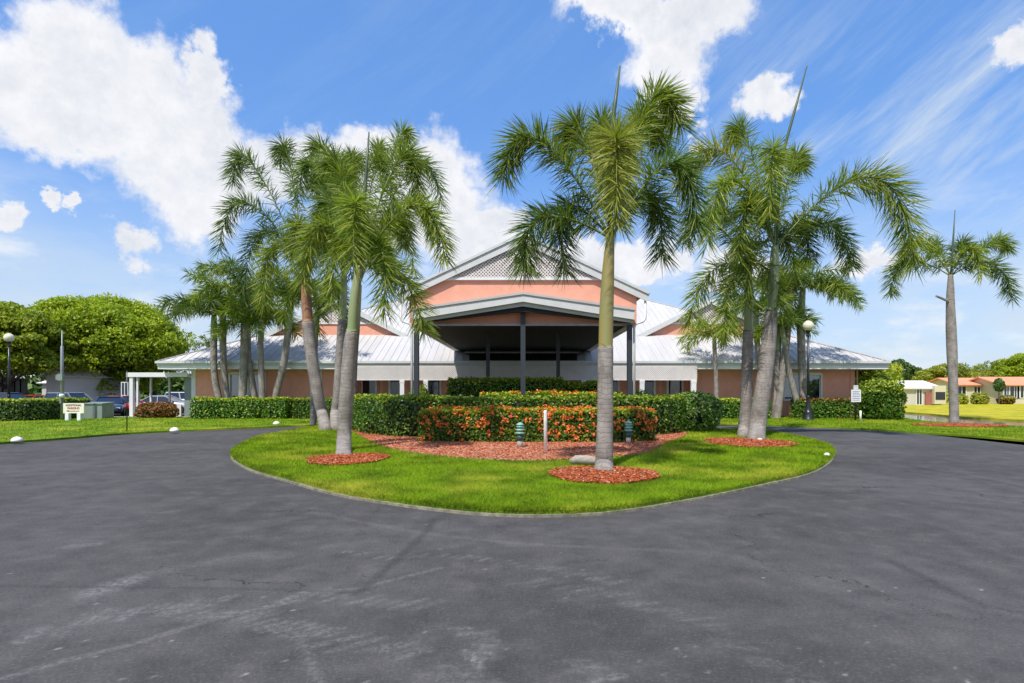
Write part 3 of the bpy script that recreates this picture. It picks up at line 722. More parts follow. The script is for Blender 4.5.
def palm(label, base, D, path, shaft, fronds, spear=None, z0=IZ, rnd=None, group='foxtail palms', n=260, Lf=.52, wid=.03, shaftm='shaft', seed=0, fm='frond', name='palm_tree', trseg=16, flare=1.06, wf=.8):
    """path: [(px,py,width_px)] bottom to top of the grey trunk at depth D; shaft: [(px,py,w)] of the smooth crownshaft"""
    bx, by = base; t = thing(name, label, 'palm tree', (bx, by, z0), group=group)
    def curve(pts, first=None, m=40):
        Q = [(*At(px, py, D), wf*w_/F*D/2) for px, py, w_ in pts]
        if first: Q = [first]+Q
        return crom(Q, m//max(1, len(Q)-1), False)
    p0w = wf*path[0][2]/F*D/2
    c = curve(path, (bx, by, z0-.04, p0w*flare) )
    zs = [q[2] for q in c]; r = random.Random(seed)
    jit = [1+r.uniform(-.02, .02) for _ in c]
    MB().tube([q[:3] for q in c], [max(.03, q[3])*j for q, j in zip(c, jit)], trseg, off=lambda i, k: 1+.02*math.sin(k*2.1+i*.35)+(.05*max(0, 1-i/4)*math.sin(k*2.6))).build('trunk', M['trunk'], t, smooth=True)
    top = At(*path[-1][:2], D)
    if shaft:
        c2 = crom([(*At(px, py, D), wf*w_/F*D/2) for px, py, w_ in [path[-1]]+shaft], 8, False)
        MB().tube([q[:3] for q in c2], [max(.02, q[3])*1.03 for q in c2], 14).build('crownshaft', M[shaftm], t, smooth=True)
        top = c2[-1][:3]
    S = np.array(top)+np.array([0, 0, -.05]); k = 0
    for f in fronds:
        tip, apex, dz = f[0], f[1], f[2]; m_ = f[3] if len(f) > 3 else fm
        sc = f[4] if len(f) > 4 else 1
        a3, t3 = np.array(At(*apex, D+dz*.55)), np.array(At(*tip, D+dz)); v3 = a3-t3; t3 = t3+v3/np.linalg.norm(v3)*min(Lf*.62, .4*np.linalg.norm(v3)); a3 = a3-np.array([0,0,Lf*.38]); L = np.linalg.norm(a3-S)+np.linalg.norm(t3-a3)
        frond(*through(S, a3, t3), Lf*sc, int(n*sc*min(1.5, L/2.6)), wid, M[m_], t, seed=seed*50+k); k += 1
    if rnd:
        num, L, e_lo, e_hi = rnd[:4]; r = random.Random(seed+5); a0 = r.uniform(0, 360)
        for i in range(num):
            a = math.radians(a0+i*360/num+r.uniform(-16, 16)); e = math.radians(r.uniform(e_lo, e_hi)); l = L*r.uniform(.85, 1.1)
            hd = np.array([math.cos(a), math.sin(a), 0]); up = np.array([0, 0, 1.])
            P1 = S+l*.38*(hd*math.cos(e)+up*math.sin(e)); e2 = e-math.radians(46+r.uniform(-8, 12)); P2 = P1+l*.36*(hd*math.cos(e2)+up*math.sin(e2))
            e3 = e2-math.radians(34); P3 = P2+l*.34*(hd*math.cos(e3)+up*math.sin(e3))
            frond(S, P1, P2, P3, Lf, int(n*l/2.9), wid, M[r.choice([fm, fm, 'frond_lt', 'frond_dk'])], t, seed=seed*50+k); k += 1
    if spear:
        a, b_ = At(*spear[0], D), At(*spear[1], D); m_ = [Vector(a).lerp(Vector(b_), s) for s in (0, .5, 1)]
        MB().tube([tuple(S), *m_], [.055, .05, .042, .018], 7).build('spear_leaf', M['spear'], t, smooth=True)
    return t

#### SETTING OBJECTS
exec_parts = []
# ---- hedges round the island
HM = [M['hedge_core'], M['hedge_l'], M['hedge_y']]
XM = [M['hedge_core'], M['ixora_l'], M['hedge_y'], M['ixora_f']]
hedge('clipped_hedge', [(-6.25,23.6),(-5.75,21.2),(-4.1,19.0),(-2.5,18.7),(0,18.7),(2.5,18.9),(4.7,19.8),(5.6,21.6)], 1.25, 1.28, IZ, 30000, None, HM, 'long dark green clipped hedge curving behind the orange flower hedge on the island', seed=3, topmix=.5)
hedge('flower_hedge', [(-3.05,17.15),(0,16.95),(2.6,17.0),(3.75,17.35)], 1.15, .93, IZ, 20000, None, XM, 'low hedge covered in orange and red flowers at the front of the island', flowers=1300, seed=5, rough=.06, topmix=.97)
hedge('clipped_hedge', [(-2.9,22.1),(1.6,22.1)], 1.2, 1.98, IZ, 12000, None, HM, 'tall squared hedge in the middle below the entrance canopy', seed=7, topmix=.7)
hedge('clipped_hedge', [(1.75,22.4),(3.0,22.4)], 1.0, 1.83, IZ, 3500, None, HM, 'short stepped end piece of hedge right of the tall middle hedge', seed=8, topmix=.7)
hedge('flower_hedge', [(-1.6,20.9),(2.6,20.9),(3.6,21.2)], .7, 1.42, IZ, 8000, None, XM, 'narrow row of orange flowering shrubs between the long hedge and the tall hedge', flowers=420, seed=9)
bush('round_bush', (6.55,21.6,IZ), .95, .95, 1.42, 5200, [M['hedge_core'], M['hedge_var'], M['hedge_var']], 'rounded variegated bush at the right end of the long island hedge', seed=11, leafsz=.085)
bush('small_bush', (-4.5,24.3,IZ), .45, .45, 1.75, 1200, [M['hedge_core'], M['hedge_l'], M['hedge_y']], 'small green bush left of the left canopy post behind the hedge', seed=12)
bush('small_bush', (4.9,23.6,IZ), .55, .5, 1.5, 1500, [M['hedge_core'], M['hedge_l'], M['hedge_y']], 'small bush right of the right canopy post behind the hedge', seed=13)
# ---- hedges by the building
hedge('foundation_hedge', [(-18.2,31.2),(-13.0,31.2)], 1.1, 1.1, .07, 7000, None, HM, 'dark foundation hedge under the left window of the clubhouse', seed=15, leafsz=.075, group='foundation hedges')
hedge('foundation_hedge', [(-12.6,31.2),(-9.4,31.2)], 1.1, 1.08, .07, 5000, None, HM, 'foundation hedge right of the leaning palm trunk by the left wing wall', seed=16, leafsz=.075, group='foundation hedges')
hedge('foundation_hedge', [(10.2,31.3),(13.6,31.3)], 1.1, 1.05, .07, 5000, None, HM, 'foundation hedge beneath the plain right wing wall left of the palm trunks', seed=17, leafsz=.075, group='foundation hedges')
hedge('foundation_hedge', [(15.2,31.3),(18.2,31.3)], 1.1, 1.05, .07, 4500, None, [M['hedge_core'], M['hedge_l'], M['croton']], 'mixed green and reddish hedge behind the right lamp post', seed=18, leafsz=.08, group='foundation hedges')
hedge('yellow_hedge', [(-33,28.8),(-28.5,28.8),(-26.3,28.85),(-25.6,29.7),(-25.7,31.2),(-25.9,32.6)], 1.3, 1.05, .07, 22000, None, [M['hedge_core'], M['tree_dk'], M['hedge_y']], 'bright yellow topped hedge at the far left beside the car park', seed=19, topmix=.95, leafsz=.08)
bush('croton_bush', (-20.9,32.0,.07), 1.1, .6, .85, 3000, [M['hedge_core'], M['croton'], M['croton']], 'low red and dark green bush in front of the covered walkway', seed=20, leafsz=.08)
bush('big_bush', (19.35,30.4,.07), 1.0, 1.1, 2.2, 7000, [M['hedge_core'], M['hedge_l'], M['hedge_y']], 'big dark green bush beside the right corner of the clubhouse', seed=21, leafsz=.1, lobes=.2)
bush('big_bush', (21.4,34.0,-.2), 1.3, 1.2, 3.2, 3500, [M['hedge_core'], M['hedge_y'], M['hedge_y']], 'loose yellow green shrub behind the big dark bush by the clubhouse corner', seed=22, leafsz=.12, lobes=.25)

# ------------------------------------------------------------ clubhouse
def rect_wall(mb, x0, x1, y, z0, z1, th=.2, holes=(), mi=0):
    """wall facing -y with rectangular holes"""
    xs = sorted({x0, x1, *[h[0] for h in holes], *[h[1] for h in holes]}); zs = sorted({z0, z1, *[h[2] for h in holes], *[h[3] for h in holes]})
    for i in range(len(xs)-1):
        zr = None
        for j in range(len(zs)-1):
            cx_, cz = (xs[i]+xs[i+1])/2, (zs[j]+zs[j+1])/2
            if any(h[0] < cx_ < h[1] and h[2] < cz < h[3] for h in holes): continue
            mb.box(xs[i], xs[i+1], y, y+th, zs[j], zs[j+1], mi)
club = thing('clubhouse', 'salmon pink clubhouse with white metal roof and high gabled entrance canopy', 'building', (0, 33.3, 0))
DE, DW, PIT, ZE = 32.3, 33.3, .47, 3.30
XL, XR = -21.1, 21.1
YB = 59.0
WL, WR = -19.7, 19.7
RX0, RX1 = -10.1, 10.3      # recessed porch
def X(px, D): return (px-CX)/F*D
winL = (X(230.5,DW), X(264.5,DW), H+(HY-398.5)/F*DW, H+(HY-374.5)/F*DW)
winR = (X(784,DW), X(820.5,DW), H+(HY-399.5)/F*DW, H+(HY-375)/F*DW)
m = MB()
rect_wall(m, WL, RX0, DW, 0, 2.85, holes=[winL]); m.build('front_wall', M['pink'], club)
m = MB(); rect_wall(m, RX1, WR, DW, 0, 2.85, holes=[winR]); m.build('front_wall', M['pink'], club)
m = MB(); m.box(WL, WL+.2, DW+.2, YB-2, 0, 2.85); m.box(WR-.2, WR, DW+.2, YB-2, 0, 2.85); m.box(WL, WR, YB-2, YB-1.8, 0, 2.85)
m.build('side_wall', M['pink'], club)
# recessed porch
RY = 35.0
op = [(X(a, RY), X(b, RY)) for a, b in ((362,375.5),(390,400),(428,440),(611,618),(644,654),(668,682))]
m = MB(); rect_wall(m, RX0, RX1, RY, 0, 2.84, holes=[(a, b, .12, 2.45) for a, b in op])
m.box(RX0-.2, RX0, DW+.2, RY, 0, 2.84); m.box(RX1, RX1+.2, DW+.2, RY, 0, 2.84)
m.build('porch_wall', M['pink'], club)
for i, (a, b) in enumerate(op):
    d = MB(); 
    for (x0, x1, z0, z1) in ((a-.09, a+.03, .1, 2.5), (b-.03, b+.09, .1, 2.5), (a+.03, b-.03, 2.4, 2.5)): d.box(x0, x1, RY-.04, RY+.1, z0, z1)
    f = d.build('glass_door', M['white'], club)
    MB().box(a, b, RY+.06, RY+.08, .12, 2.42).build('pane', M['darkglass'], f)
for px0, px1 in ((376.5,380),(383,388),(655.5,659.5),(662,667)):
    MB().box(X(px0,RY), X(px1,RY), RY-.03, RY+.0, .05, 2.55).build('door_panel', M['pink_trim'], club)
MB().box(RX0, RX1, DW-.9, RY, .0, .12).build('porch_floor', M['concrete'], club)
# windows
for (x0, x1, z0, z1), kind in ((winL, 'L'), (winR, 'R')):
    fm_ = MB(); t_ = .09
    fm_.box(x0-t_, x0, DW-.05, DW+.08, z0-t_, z1+t_); fm_.box(x1, x1+t_, DW-.05, DW+.08, z0-t_, z1+t_)
    fm_.box(x0, x1, DW-.05, DW+.08, z1, z1+t_*1.6); fm_.box(x0-.03, x1+.03, DW-.09, DW+.08, z0-t_, z0)
    xm = (x0+x1)/2; fm_.box(xm-.07, xm+.07, DW-.03, DW+.08, z0, z1)
    zm = z0+(z1-z0)*.5
    fr_ = fm_.build('window', M['white'], club)
    for a, b in ((x0, xm-.07), (xm+.07, x1)):
        s = MB(); 
        for q in ((a, a+.05, z0, z1), (b-.05, b, z0, z1), (a+.05, b-.05, z0, z0+.05), (a+.05, b-.05, z1-.05, z1)): s.box(q[0], q[1], DW+.02, DW+.07, q[2], q[3])
        s.build('sash', M['white'], fr_)
        MB().box(a+.05, b-.05, DW+.04, DW+.05, z0+.05, z1-.05).build('pane', M['glass'], fr_)
        bl = MB(); zb = z0+(z1-z0)*(.28 if kind == 'L' else .02); nn = int((z1-zb)/.055)
        if kind == 'L' or a > xm:
            for i in range(nn): bl.box(a+.06, b-.06, DW+.10, DW+.103, zb+i*.055, zb+i*.055+.048)
            bl.build('blind', M['blind'], fr_)
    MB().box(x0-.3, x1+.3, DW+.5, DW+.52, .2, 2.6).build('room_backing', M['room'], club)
for px in (321.5,):
    MB().box(X(px,DW)-.04, X(px,DW)+.04, DW-.07, DW-.003, .1, 2.8).build('downpipe', M['white'], club)
for xx in (WL+.02, WR-.22):
    MB().box(xx-.03, xx+.23, DW-.03, DW-.004, .05, 2.85).build('corner_trim', M['white'] if xx < 0 else M['pink'], club)
MB().box(WR-.9+1.0, WR+.17, DW-.08, DW+.0, .1, 2.9).build('downpipe', M['pink_trim'], club)
# main hip roof with standing seams
run = (YB+1-DE)/2; ZR = ZE+PIT*run
rc = [(XL, DE, ZE), (XR, DE, ZE), (XR, YB+1, ZE), (XL, YB+1, ZE)]
rr = [(XL+run, DE+run, ZR), (XR-run, DE+run, ZR)]
m = MB()
m.slab([rc[0], rc[1], rr[1], rr[0]], .06); m.slab([rc[2], rc[3], rr[0], rr[1]], .06)
m.slab([rc[3], rc[0], rr[0]], .06) if False else None
m.add([rc[3], rc[0], rr[0]], [(0,1,2)]); m.add([rc[1], rc[2], rr[1]], [(0,1,2)])
x = XL+.35
while x < XR:
    t_ = min(x-XL, XR-x, run); t_ -= .05
    if t_ > .2: m.bar((x, DE+.02, ZE+.02), (x, DE+t_, ZE+PIT*t_+.02), .03, .03)
    x += .42
y = DE+.4
while y < YB+.8:
    t_ = min(y-DE, YB+1-y, run)-.05
    for sx, xe in ((1, XL), (-1, XR)):
        if t_ > .2: m.bar((xe, y, ZE+.02), (xe+sx*t_, y, ZE+PIT*t_+.02), .035, .055)
    y += .42
m.bar((XL, DE, ZE+.03), (rr[0][0], rr[0][1], ZR+.03), .16, .05); m.bar((XR, DE, ZE+.03), (rr[1][0], rr[1][1], ZR+.03), .16, .05); m.bar(rr[0], rr[1], .3, .1)
m.build('roof', M['roof'], club)
g = MB(); g.box(XL, XR, DE-.02, DE+.02, ZE-.24, ZE-.03); g.box(XL, XR, DE-.13, DE-.022, ZE-.11, ZE+.02)
for xe, s in ((XL, -1), (XR, 1)):
    g.box(min(xe, xe+s*.02), max(xe, xe+s*.02), DE+.02, YB+1, ZE-.24, ZE-.03); g.box(min(xe+s*.022, xe+s*.13), max(xe+s*.022, xe+s*.13), DE-.02, YB+1, ZE-.11, ZE+.02)
g.build('gutter', M['grey_trim'], club)
fz = MB(); fz.box(XL+.02, XR-.02, DE+.022, DE+.06, ZE-.44, ZE-.1); fz.build('fascia', M['white'], club)
MB().box(XL+.06, XR-.06, DE+.065, YB+.9, 2.852, 2.90).build('soffit', M['white'], club)
# lattice valance of the porch and its columns
def lattice_rect(mb, x0, x1, y, z0, z1, sp=.11, wd=.035, th=.015):
    Hh = z1-z0; n = int((x1-x0+Hh)/sp)
    for i in range(n+1):
        a = x0-Hh+i*sp
        xa, za, xb, zb = a, z0, a+Hh, z1
        if xa < x0: za += x0-xa; xa = x0
        if xb > x1: zb -= xb-x1; xb = x1
        if xb-xa > .03:
            mb.bar((xa, y, za), (xb, y, zb), th, wd, up=(0,1,0)) if False else mb.bar((xa, y, za), (xb, y, zb), th, wd)
            mb.bar((x0+x1-xa, y+th, za), (x0+x1-xb, y+th, zb), th, wd)
DV = 32.2
vx0, vx1 = X(353,DV), X(697,DV); vz0, vz1 = 2.27, 3.04
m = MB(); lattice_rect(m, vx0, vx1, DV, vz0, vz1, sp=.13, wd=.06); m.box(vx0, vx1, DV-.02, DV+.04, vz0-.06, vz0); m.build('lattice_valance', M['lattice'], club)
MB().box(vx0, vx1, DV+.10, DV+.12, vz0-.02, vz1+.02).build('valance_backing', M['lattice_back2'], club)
for px, w_ in ((353.5,4.5),(402.2,4.2),(425.8,4.0),(584,4.5),(642,4.5),(693.5,5)):
    xx = X(px, DV); hw = w_/F*DV/2
    c = MB(); c.box(xx-hw, xx+hw, DV-.06, DV+.12, .0, vz0-.06); c.box(xx-hw-.03, xx+hw+.03, DV-.08, DV+.14, .0, .15); c.box(xx-hw-.02, xx+hw+.02, DV-.07, DV+.13, vz0-.2, vz0-.08)
    c.build('porch_column', M['white'], club)
# the two roof gables
def tri_lattice(mb, cx, y, zb, halfw, ht, sp, wd, th=.02):
    s = ht/halfw
    def topz(x): return zb+ht*(1-abs(x-cx)/halfw)
    for sg in (1, -1):
        c = -halfw-ht
        while c < halfw+ht:
            # line x-cx = sg*(u), z = zb + (u-c) for u
            lo = hi = None
            for k in range(121):
                u = c+k*(2*halfw+ht)/120; xx = u; z = zb+(u-c)
                if abs(xx) < halfw and z < topz(cx+xx)-.02: lo = u if lo is None else lo; hi = u
            if lo is not None and hi-lo > .05:
                mb.bar((cx+sg*lo, y+(th if sg > 0 else 0), zb+(lo-c)), (cx+sg*hi, y+(th if sg > 0 else 0), zb+(hi-c)), th, wd)
            c += sp*1.414
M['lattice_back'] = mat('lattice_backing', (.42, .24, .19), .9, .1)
for s in (-1, 1):
    cx_ = s*12.15; yg = 36.4; zb = ZE+PIT*(yg-DE)-.02; hw = 4.15; ht = hw*PIT*1.06
    m = MB(); m.xprism([(cx_-hw, zb), (cx_+hw, zb), (cx_, zb+ht)], yg, yg+.15); m.build('gable_wall', M['pink'], club)
    zt = zb+.78; hw2 = hw*(1-(zt-zb)/ht)
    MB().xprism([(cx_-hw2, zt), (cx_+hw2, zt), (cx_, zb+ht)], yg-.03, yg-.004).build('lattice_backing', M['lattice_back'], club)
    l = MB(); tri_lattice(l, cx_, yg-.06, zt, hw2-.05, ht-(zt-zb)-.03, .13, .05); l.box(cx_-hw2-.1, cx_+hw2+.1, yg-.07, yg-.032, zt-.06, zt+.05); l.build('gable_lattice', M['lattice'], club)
    zp = zb+ht+.28; yb = DE+(zp-ZE)/PIT+.3; hw3 = hw+.55; ze = zp-hw3*PIT*1.06
    r_ = MB()
    for q in (-1, 1):
        r_.slab([(cx_, yg-.22, zp), (cx_+q*hw3, yg-.22, ze), (cx_+q*hw3, yb, ze), (cx_, yb, zp)], .06)
        k = .3
        while k < hw3: r_.bar((cx_+q*k, yg-.22, zp-k*PIT*1.06+.02), (cx_+q*k, yb, zp-k*PIT*1.06+.02), .03, .05); k += 1e9
    r_.build('gable_roof', M['roof'], club)
    k_ = MB()
    for q in (-1, 1): k_.bar((cx_, yg-.25, zp-.16), (cx_+q*hw3, yg-.25, ze-.16), .05, .30); 
    k_.build('rake_board', M['grey_trim'], club)
# ---- entrance canopy (part of the clubhouse)
YC = 20.0; CW = 4.08; ZP = 7.26; SL = .47
hwf = 4.46; zend = ZP-hwf*SL
yback = DE+(ZP-ZE)/PIT+.4
m = MB()
for q in (-1, 1):
    m.slab([(0, YC, ZP), (q*hwf, YC, zend), (q*hwf, yback, zend), (0, yback, ZP)], .07)
m.bar((0, YC, ZP+.02), (0, yback, ZP+.02), .3, .06); m.build('canopy_roof', M['roof'], club)
m = MB()
for q in (-1, 1):
    m.bar((0, YC-.02, ZP-.21), (q*hwf, YC-.02, zend-.21), .05, .30)
    m.bar((0, YC-.07, ZP-.05), (q*(hwf+.03), YC-.07, zend-.065), .04, .09)
m.build('canopy_rake', M['grey_trim'], club)
m = MB(); m.xprism([(-CW, 4.02), (CW, 4.02), (CW, zend+(hwf-CW)*SL-.09), (0, ZP-.09), (-CW, zend+(hwf-CW)*SL-.09)], YC+.12, YC+.27)
wallm = m.build('canopy_gable_wall', M['pink'], club)
zt = 5.66; ZL = ZP-.17; hw2 = (ZL-zt)/SL
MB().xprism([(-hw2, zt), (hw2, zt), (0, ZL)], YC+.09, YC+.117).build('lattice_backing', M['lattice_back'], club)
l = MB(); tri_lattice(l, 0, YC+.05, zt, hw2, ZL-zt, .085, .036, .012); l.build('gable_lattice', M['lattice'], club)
MB().box(-hw2-.25, hw2+.25, YC+.03, YC+.117, zt-.07, zt+.02).build('lattice_trim', M['white'], club)
m = MB()
for q in (-1, 1):
    x0, x1 = sorted((q*CW, q*(CW-.12))); m.box(x0, x1, YC+.27, 35.5, 4.22, zend+(hwf-CW)*SL-.1)
m.build('canopy_side_wall', M['pink'], club)
for q in (-1, 1):
    x0, x1 = sorted((q*(CW-.30), q*(CW+.02))); m = MB(); m.box(x0, x1, YC+.5, 33.9, 3.98, 4.2); m.build('canopy_side_beam', M['grey_trim'], club)
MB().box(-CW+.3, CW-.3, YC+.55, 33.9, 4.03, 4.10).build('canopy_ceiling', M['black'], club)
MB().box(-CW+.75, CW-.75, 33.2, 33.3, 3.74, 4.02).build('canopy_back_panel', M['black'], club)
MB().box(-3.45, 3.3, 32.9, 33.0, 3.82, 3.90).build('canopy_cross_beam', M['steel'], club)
mbk = MB(); mbk.slab([(-3.1,32.36,ZE+.09),(3.1,32.36,ZE+.09),(3.3,34.0,ZE+.09+1.64*PIT),(-3.3,34.0,ZE+.09+1.64*PIT)], .03); mbk.build('canopy_back_panel', M['black'], club)  # black sheet laid over the roof slope to blacken the canopy back
# low pent gable in front
def pent(z0c, z0e, z1c, z1e, y0, y1, hw):
    return MB().xprism([(-hw, z0e), (0, z0c), (hw, z0e), (hw, z1e), (0, z1c), (-hw, z1e)], y0, y1)
pent(4.73, 4.10, 5.04, 4.47, YC-.50, YC-.42, 3.88).build('pent_fascia', M['grey_trim'], club)
pent(4.58, 3.99, 4.76, 4.13, YC-.415, YC-.36, 3.86).build('pent_fascia', M['trim_green'], club)
pent(4.98, 4.42, 5.06, 4.50, YC-.54, YC+.118, 3.92).build('pent_roof', M['roof'], club)
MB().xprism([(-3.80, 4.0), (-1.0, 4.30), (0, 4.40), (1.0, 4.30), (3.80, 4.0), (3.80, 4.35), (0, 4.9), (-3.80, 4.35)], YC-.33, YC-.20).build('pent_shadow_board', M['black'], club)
MB().box(-3.9, 3.9, YC-.06, YC+.04, 3.94, 4.01).build('tie_beam', M['steel'], club)
for xx in (0, -3.80, 3.80):
    p = MB(); zt_ = 4.42 if xx == 0 else 3.98
    p.box(xx-.085, xx+.085, YC-.1, YC+.07, .1, zt_ if xx else 4.4); p.box(xx-.13, xx+.13, YC-.14, YC+.11, .1, .22)
    p.build('canopy_post', M['post'], club)
for xx in (-1.47, 1.47):
    p = MB(); p.box(xx-.075, xx+.075, 23.4, 23.55, .1, 4.03); p.box(xx-.12, xx+.12, 23.35, 23.6, .1, .2); p.build('canopy_post', M['post'], club)
for q in (-1, 1):
    d = MB(); xe = q*(hwf-.08); xi = q*3.965
    d.tube([(xe, YC+.05, zend-.1), (xe, YC+.05, zend-.95), (xe-q*.08, YC+.02, zend-1.06), (xi+q*.06, YC-.02, zend-1.16), (xi, YC-.02, zend-1.3), (xi, YC-.02, .12)], [.045]*6, 8)
    d.build('downpipe', M['white'], club, smooth=True)

# ------------------------------------------------------------ covered walkway
wk = thing('covered_walkway', 'white flat roofed covered walkway at the left end of the clubhouse', 'walkway', (-21.6, 34, 0))
m = MB(); m.box(-23.3, -19.75, 33.0, 36.4, 2.50, 2.62); m.box(-23.35, -19.75, 32.95, 33.0, 2.42, 2.68); m.box(-23.35, -23.3, 33.0, 36.4, 2.42, 2.68); m.build('roof', M['white'], wk)
for (x_, y_, w_) in ((-23.1,33.1,.2),(-22.8,33.14,.1),(-23.05,34.7,.1),(-21.9,34.7,.1)):
    MB().box(x_-w_/2, x_+w_/2, y_-w_/2, y_+w_/2, 0, 2.5).build('post', M['white'], wk)
MB().box(-22.7, -20.4, 33.4, 33.5, 0, .75).build('low_wall', M['whitewall'], wk)
MB().box(-20.15, -19.74, 33.32, 33.38, 0, 2.42).build('panel', M['greybox'], wk)
tag(MB().prism([(-26,32.55),(-19.6,32.55),(-19.6,33.2),(-26,33.2)], -.003, .085).build('kerb', M['concrete']), kind='structure')

# ------------------------------------------------------------ lamp posts
def lamp(label, x_, y_, Ht, z0=.05):
    t = thing('lamp_post', label, 'lamp post', (x_, y_, z0), group='black globe lamp posts')
    k = Ht/5.2
    MB().lathe((0,0,0), [(0,.30),(.06,.30),(.10,.26),(.28,.26),(.34,.22),(.40,.24),(.46,.19),(.62,.15),(.9,.10),(1.2,.085),(1.25,.10),(1.3,.08)], 14).build('base', M['iron'], t, True, local=True)
    MB().lathe((0,0,0), [(1.28,.07),(2.5,.062),(4.35*k,.05)], 10).build('pole', M['iron'], t, True, local=True)
    MB().lathe((0,0,4.3*k), [(0,.05),(.05,.09),(.1,.06),(.2,.07),(.3,.13),(.36,.15),(.38,.14)], 12).build('collar', M['iron'], t, True, local=True)
    MB().lathe((0,0,4.62*k), [(0,.13),(.04,.19),(.13,.25),(.25,.28),(.36,.26),(.46,.19),(.52,.1),(.54,.02)], 16).build('globe', M['globe'], t, True, local=True)
    return t
lamp('black lamp post with a cream globe beside the right wing window', 15.15, 29.75, 5.35)
lamp('black lamp post with a cream globe behind the yellow hedge at far left', X(9,36), 36, 5.3)

# ------------------------------------------------------------ garden objects on the island
def bollard(label, px, py, hh):
    x_, y_ = G(px, py, IZ+.03); t = thing('bollard_light', label, 'garden light', (x_, y_, IZ+.03), group='green garden lights'); k = hh/.62
    MB().lathe((0,0,0), [(-.02,.075),(.18*k,.075)], 10).build('stem', M['concrete'], t, True, local=True)
    MB().lathe((0,0,0), [(.181*k,.09),(.33*k,.09)], 12).build('housing', M['greenlamp'], t, True, local=True)
    for i in range(3): MB().lathe((0,0,(.34+.085*i)*k), [(0,.07),(.03,.13-.012*i),(.045,.13-.012*i),(.06,.07),(.08,.06)], 14).build('louvre', M['palegreen'], t, True, local=True)
    MB().lathe((0,0,.585*k), [(0,.11),(.03,.09),(.06,.05),(.075,.01)], 12).build('cap', M['palegreen'], t, True, local=True)
bollard('green louvred garden light left of the white pipe before the flower hedge', 520, 447, .62)
bollard('green louvred garden light right of the front palm trunk by the flower hedge', 628.5, 443, .60)
x_, y_ = G(545.5, 453, IZ); m = MB(); m.lathe((x_, y_, IZ), [(-.03,.045),(1.0,.045),(1.04,.04),(1.06,.01)], 12)
tag(m.build('white_pipe', M['pvc'], smooth=True), 'upright white plastic pipe standing in the mulch before the flower hedge', 'pipe')
x_, y_ = G(572, 466, IZ)
m = MB(); m.tube([(x_-.02, y_+.2, IZ+.06),(x_+.1,y_+.15,IZ+.11),(x_+.3,y_+.05,IZ+.115),(x_+.55,y_+.0,IZ+.10),(x_+.72,y_-.05,IZ+.085)], [.05,.095,.10,.085,.06], 12)
M['wood'] = mat('pale_driftwood', (.42,.37,.30), .85, .3, 6, stretch=(1,5,5))
tag(m.build('log', M['wood'], smooth=True), 'short pale log lying beside the front palm trunk', 'log')
for i, (px, py, s, lb) in enumerate([(17,441.5,.15,'white dome marker on the left lawn edge nearest the frame edge'),(174.5,431.5,.16,'white dome marker on the left lawn below the covered walkway'),(276.5,424.5,.15,'white dome marker on the lawn between the leaning trunk and left hedge'),(827,457,.07,'flat white stone at the right tip of the island'),(760,441.5,.10,'white stone at the foot of the twin trunk palm'),(614,473.4,.035,'tiny white stone at the foot of the front palm'),(811,0,0,'')][:6]):
    x_, y_ = G(px, py, .07); z = .09 if i < 3 else IZ+.01
    m = MB(); m.lathe((x_, y_, z), [(-.02,s*1.0),(s*.2,s*1.02),(s*.5,s*.85),(s*.78,s*.48),(s*.88,.01)], 14)
    tag(m.build('marker_stone', M['stone'], smooth=True), lb, 'marker', 'white marker stones')
for px, lb in ((399.5,'small white capped post behind the hedge left of the canopy post'),(446,'small white capped post left of the tall middle hedge')):
    x_ = X(px, 24.0); m = MB(); m.box(x_-.06, x_+.06, 23.95, 24.07, IZ-.02, 1.22); m.box(x_-.09, x_+.09, 23.92, 24.10, 1.22, 1.27)
    tag(m.build('white_post', M['white']), lb, 'post', 'small white posts')

# ------------------------------------------------------------ signs, utility things (left)
def text_mesh(s, size, loc, matr, parent, name='lettering', rz=0):
    cu = bpy.data.curves.new('t', 'FONT'); cu.body = s; cu.size = size; cu.extrude = .004; cu.align_x = 'CENTER'; cu.align_y = 'CENTER'; cu.offset = size*.02
    ob = bpy.data.objects.new('t', cu); COL.objects.link(ob); bpy.context.view_layer.update()
    me = bpy.data.meshes.new_from_object(ob.evaluated_get(bpy.context.evaluated_depsgraph_get())); bpy.data.objects.remove(ob)
    me.materials.clear(); me.materials.append(matr)
    o = bpy.data.objects.new(name, me); COL.objects.link(o); o.parent = parent; o.location = loc; o.rotation_euler = (math.pi/2, 0, rz); return o
xs_, ys_ = G(74, 420.5, .07)
sg = thing('parking_sign', 'low cream wooden sign on two white posts beside the yellow hedge', 'sign', (xs_, ys_, .07))
MB().box(-.54, .54, -.03, .03, .38, .90).build('board', M['signwhite'], sg, local=True)
for q in (-.31, .31): MB().box(q-.09, q+.09, -.09, .031+.06, -.02, .378).build('post', M['white'], sg, local=True)
text_mesh('ADDITIONAL', .135, (0, -.036, .79), M['brownpaint'], sg); text_mesh('PARKING', .15, (0, -.036, .635), M['redpaint'], sg)
MB().box(-.25, .3, -.038, -.031, .475, .505).xprism([(-.38,.49),(-.25,.54),(-.25,.44)], -.038, -.031).build('arrow', M['brownpaint'], sg, local=True)
x_, y_ = G(93, 418.5, .07)
tb = thing('transformer_box', 'grey green metal utility box beside the low cream sign', 'utility box', (x_, y_, .05))
MB().box(-.6, .5, -.0, .9, 0, .85).build('cabinet', M['greybox'], tb, local=True)
m = MB(); m.slab([(-.64,-.05,.86),(.54,-.05,.86),(.54,.95,.92),(-.64,.95,.92)], .05); m.build('lid', M['greybox'], tb, local=True)
MB().box(-.02, .02, -.02, -.002, .05, .8).build('door_seam', M['steel'], tb, local=True)
x_, y_ = X(62,29.6), 29.6
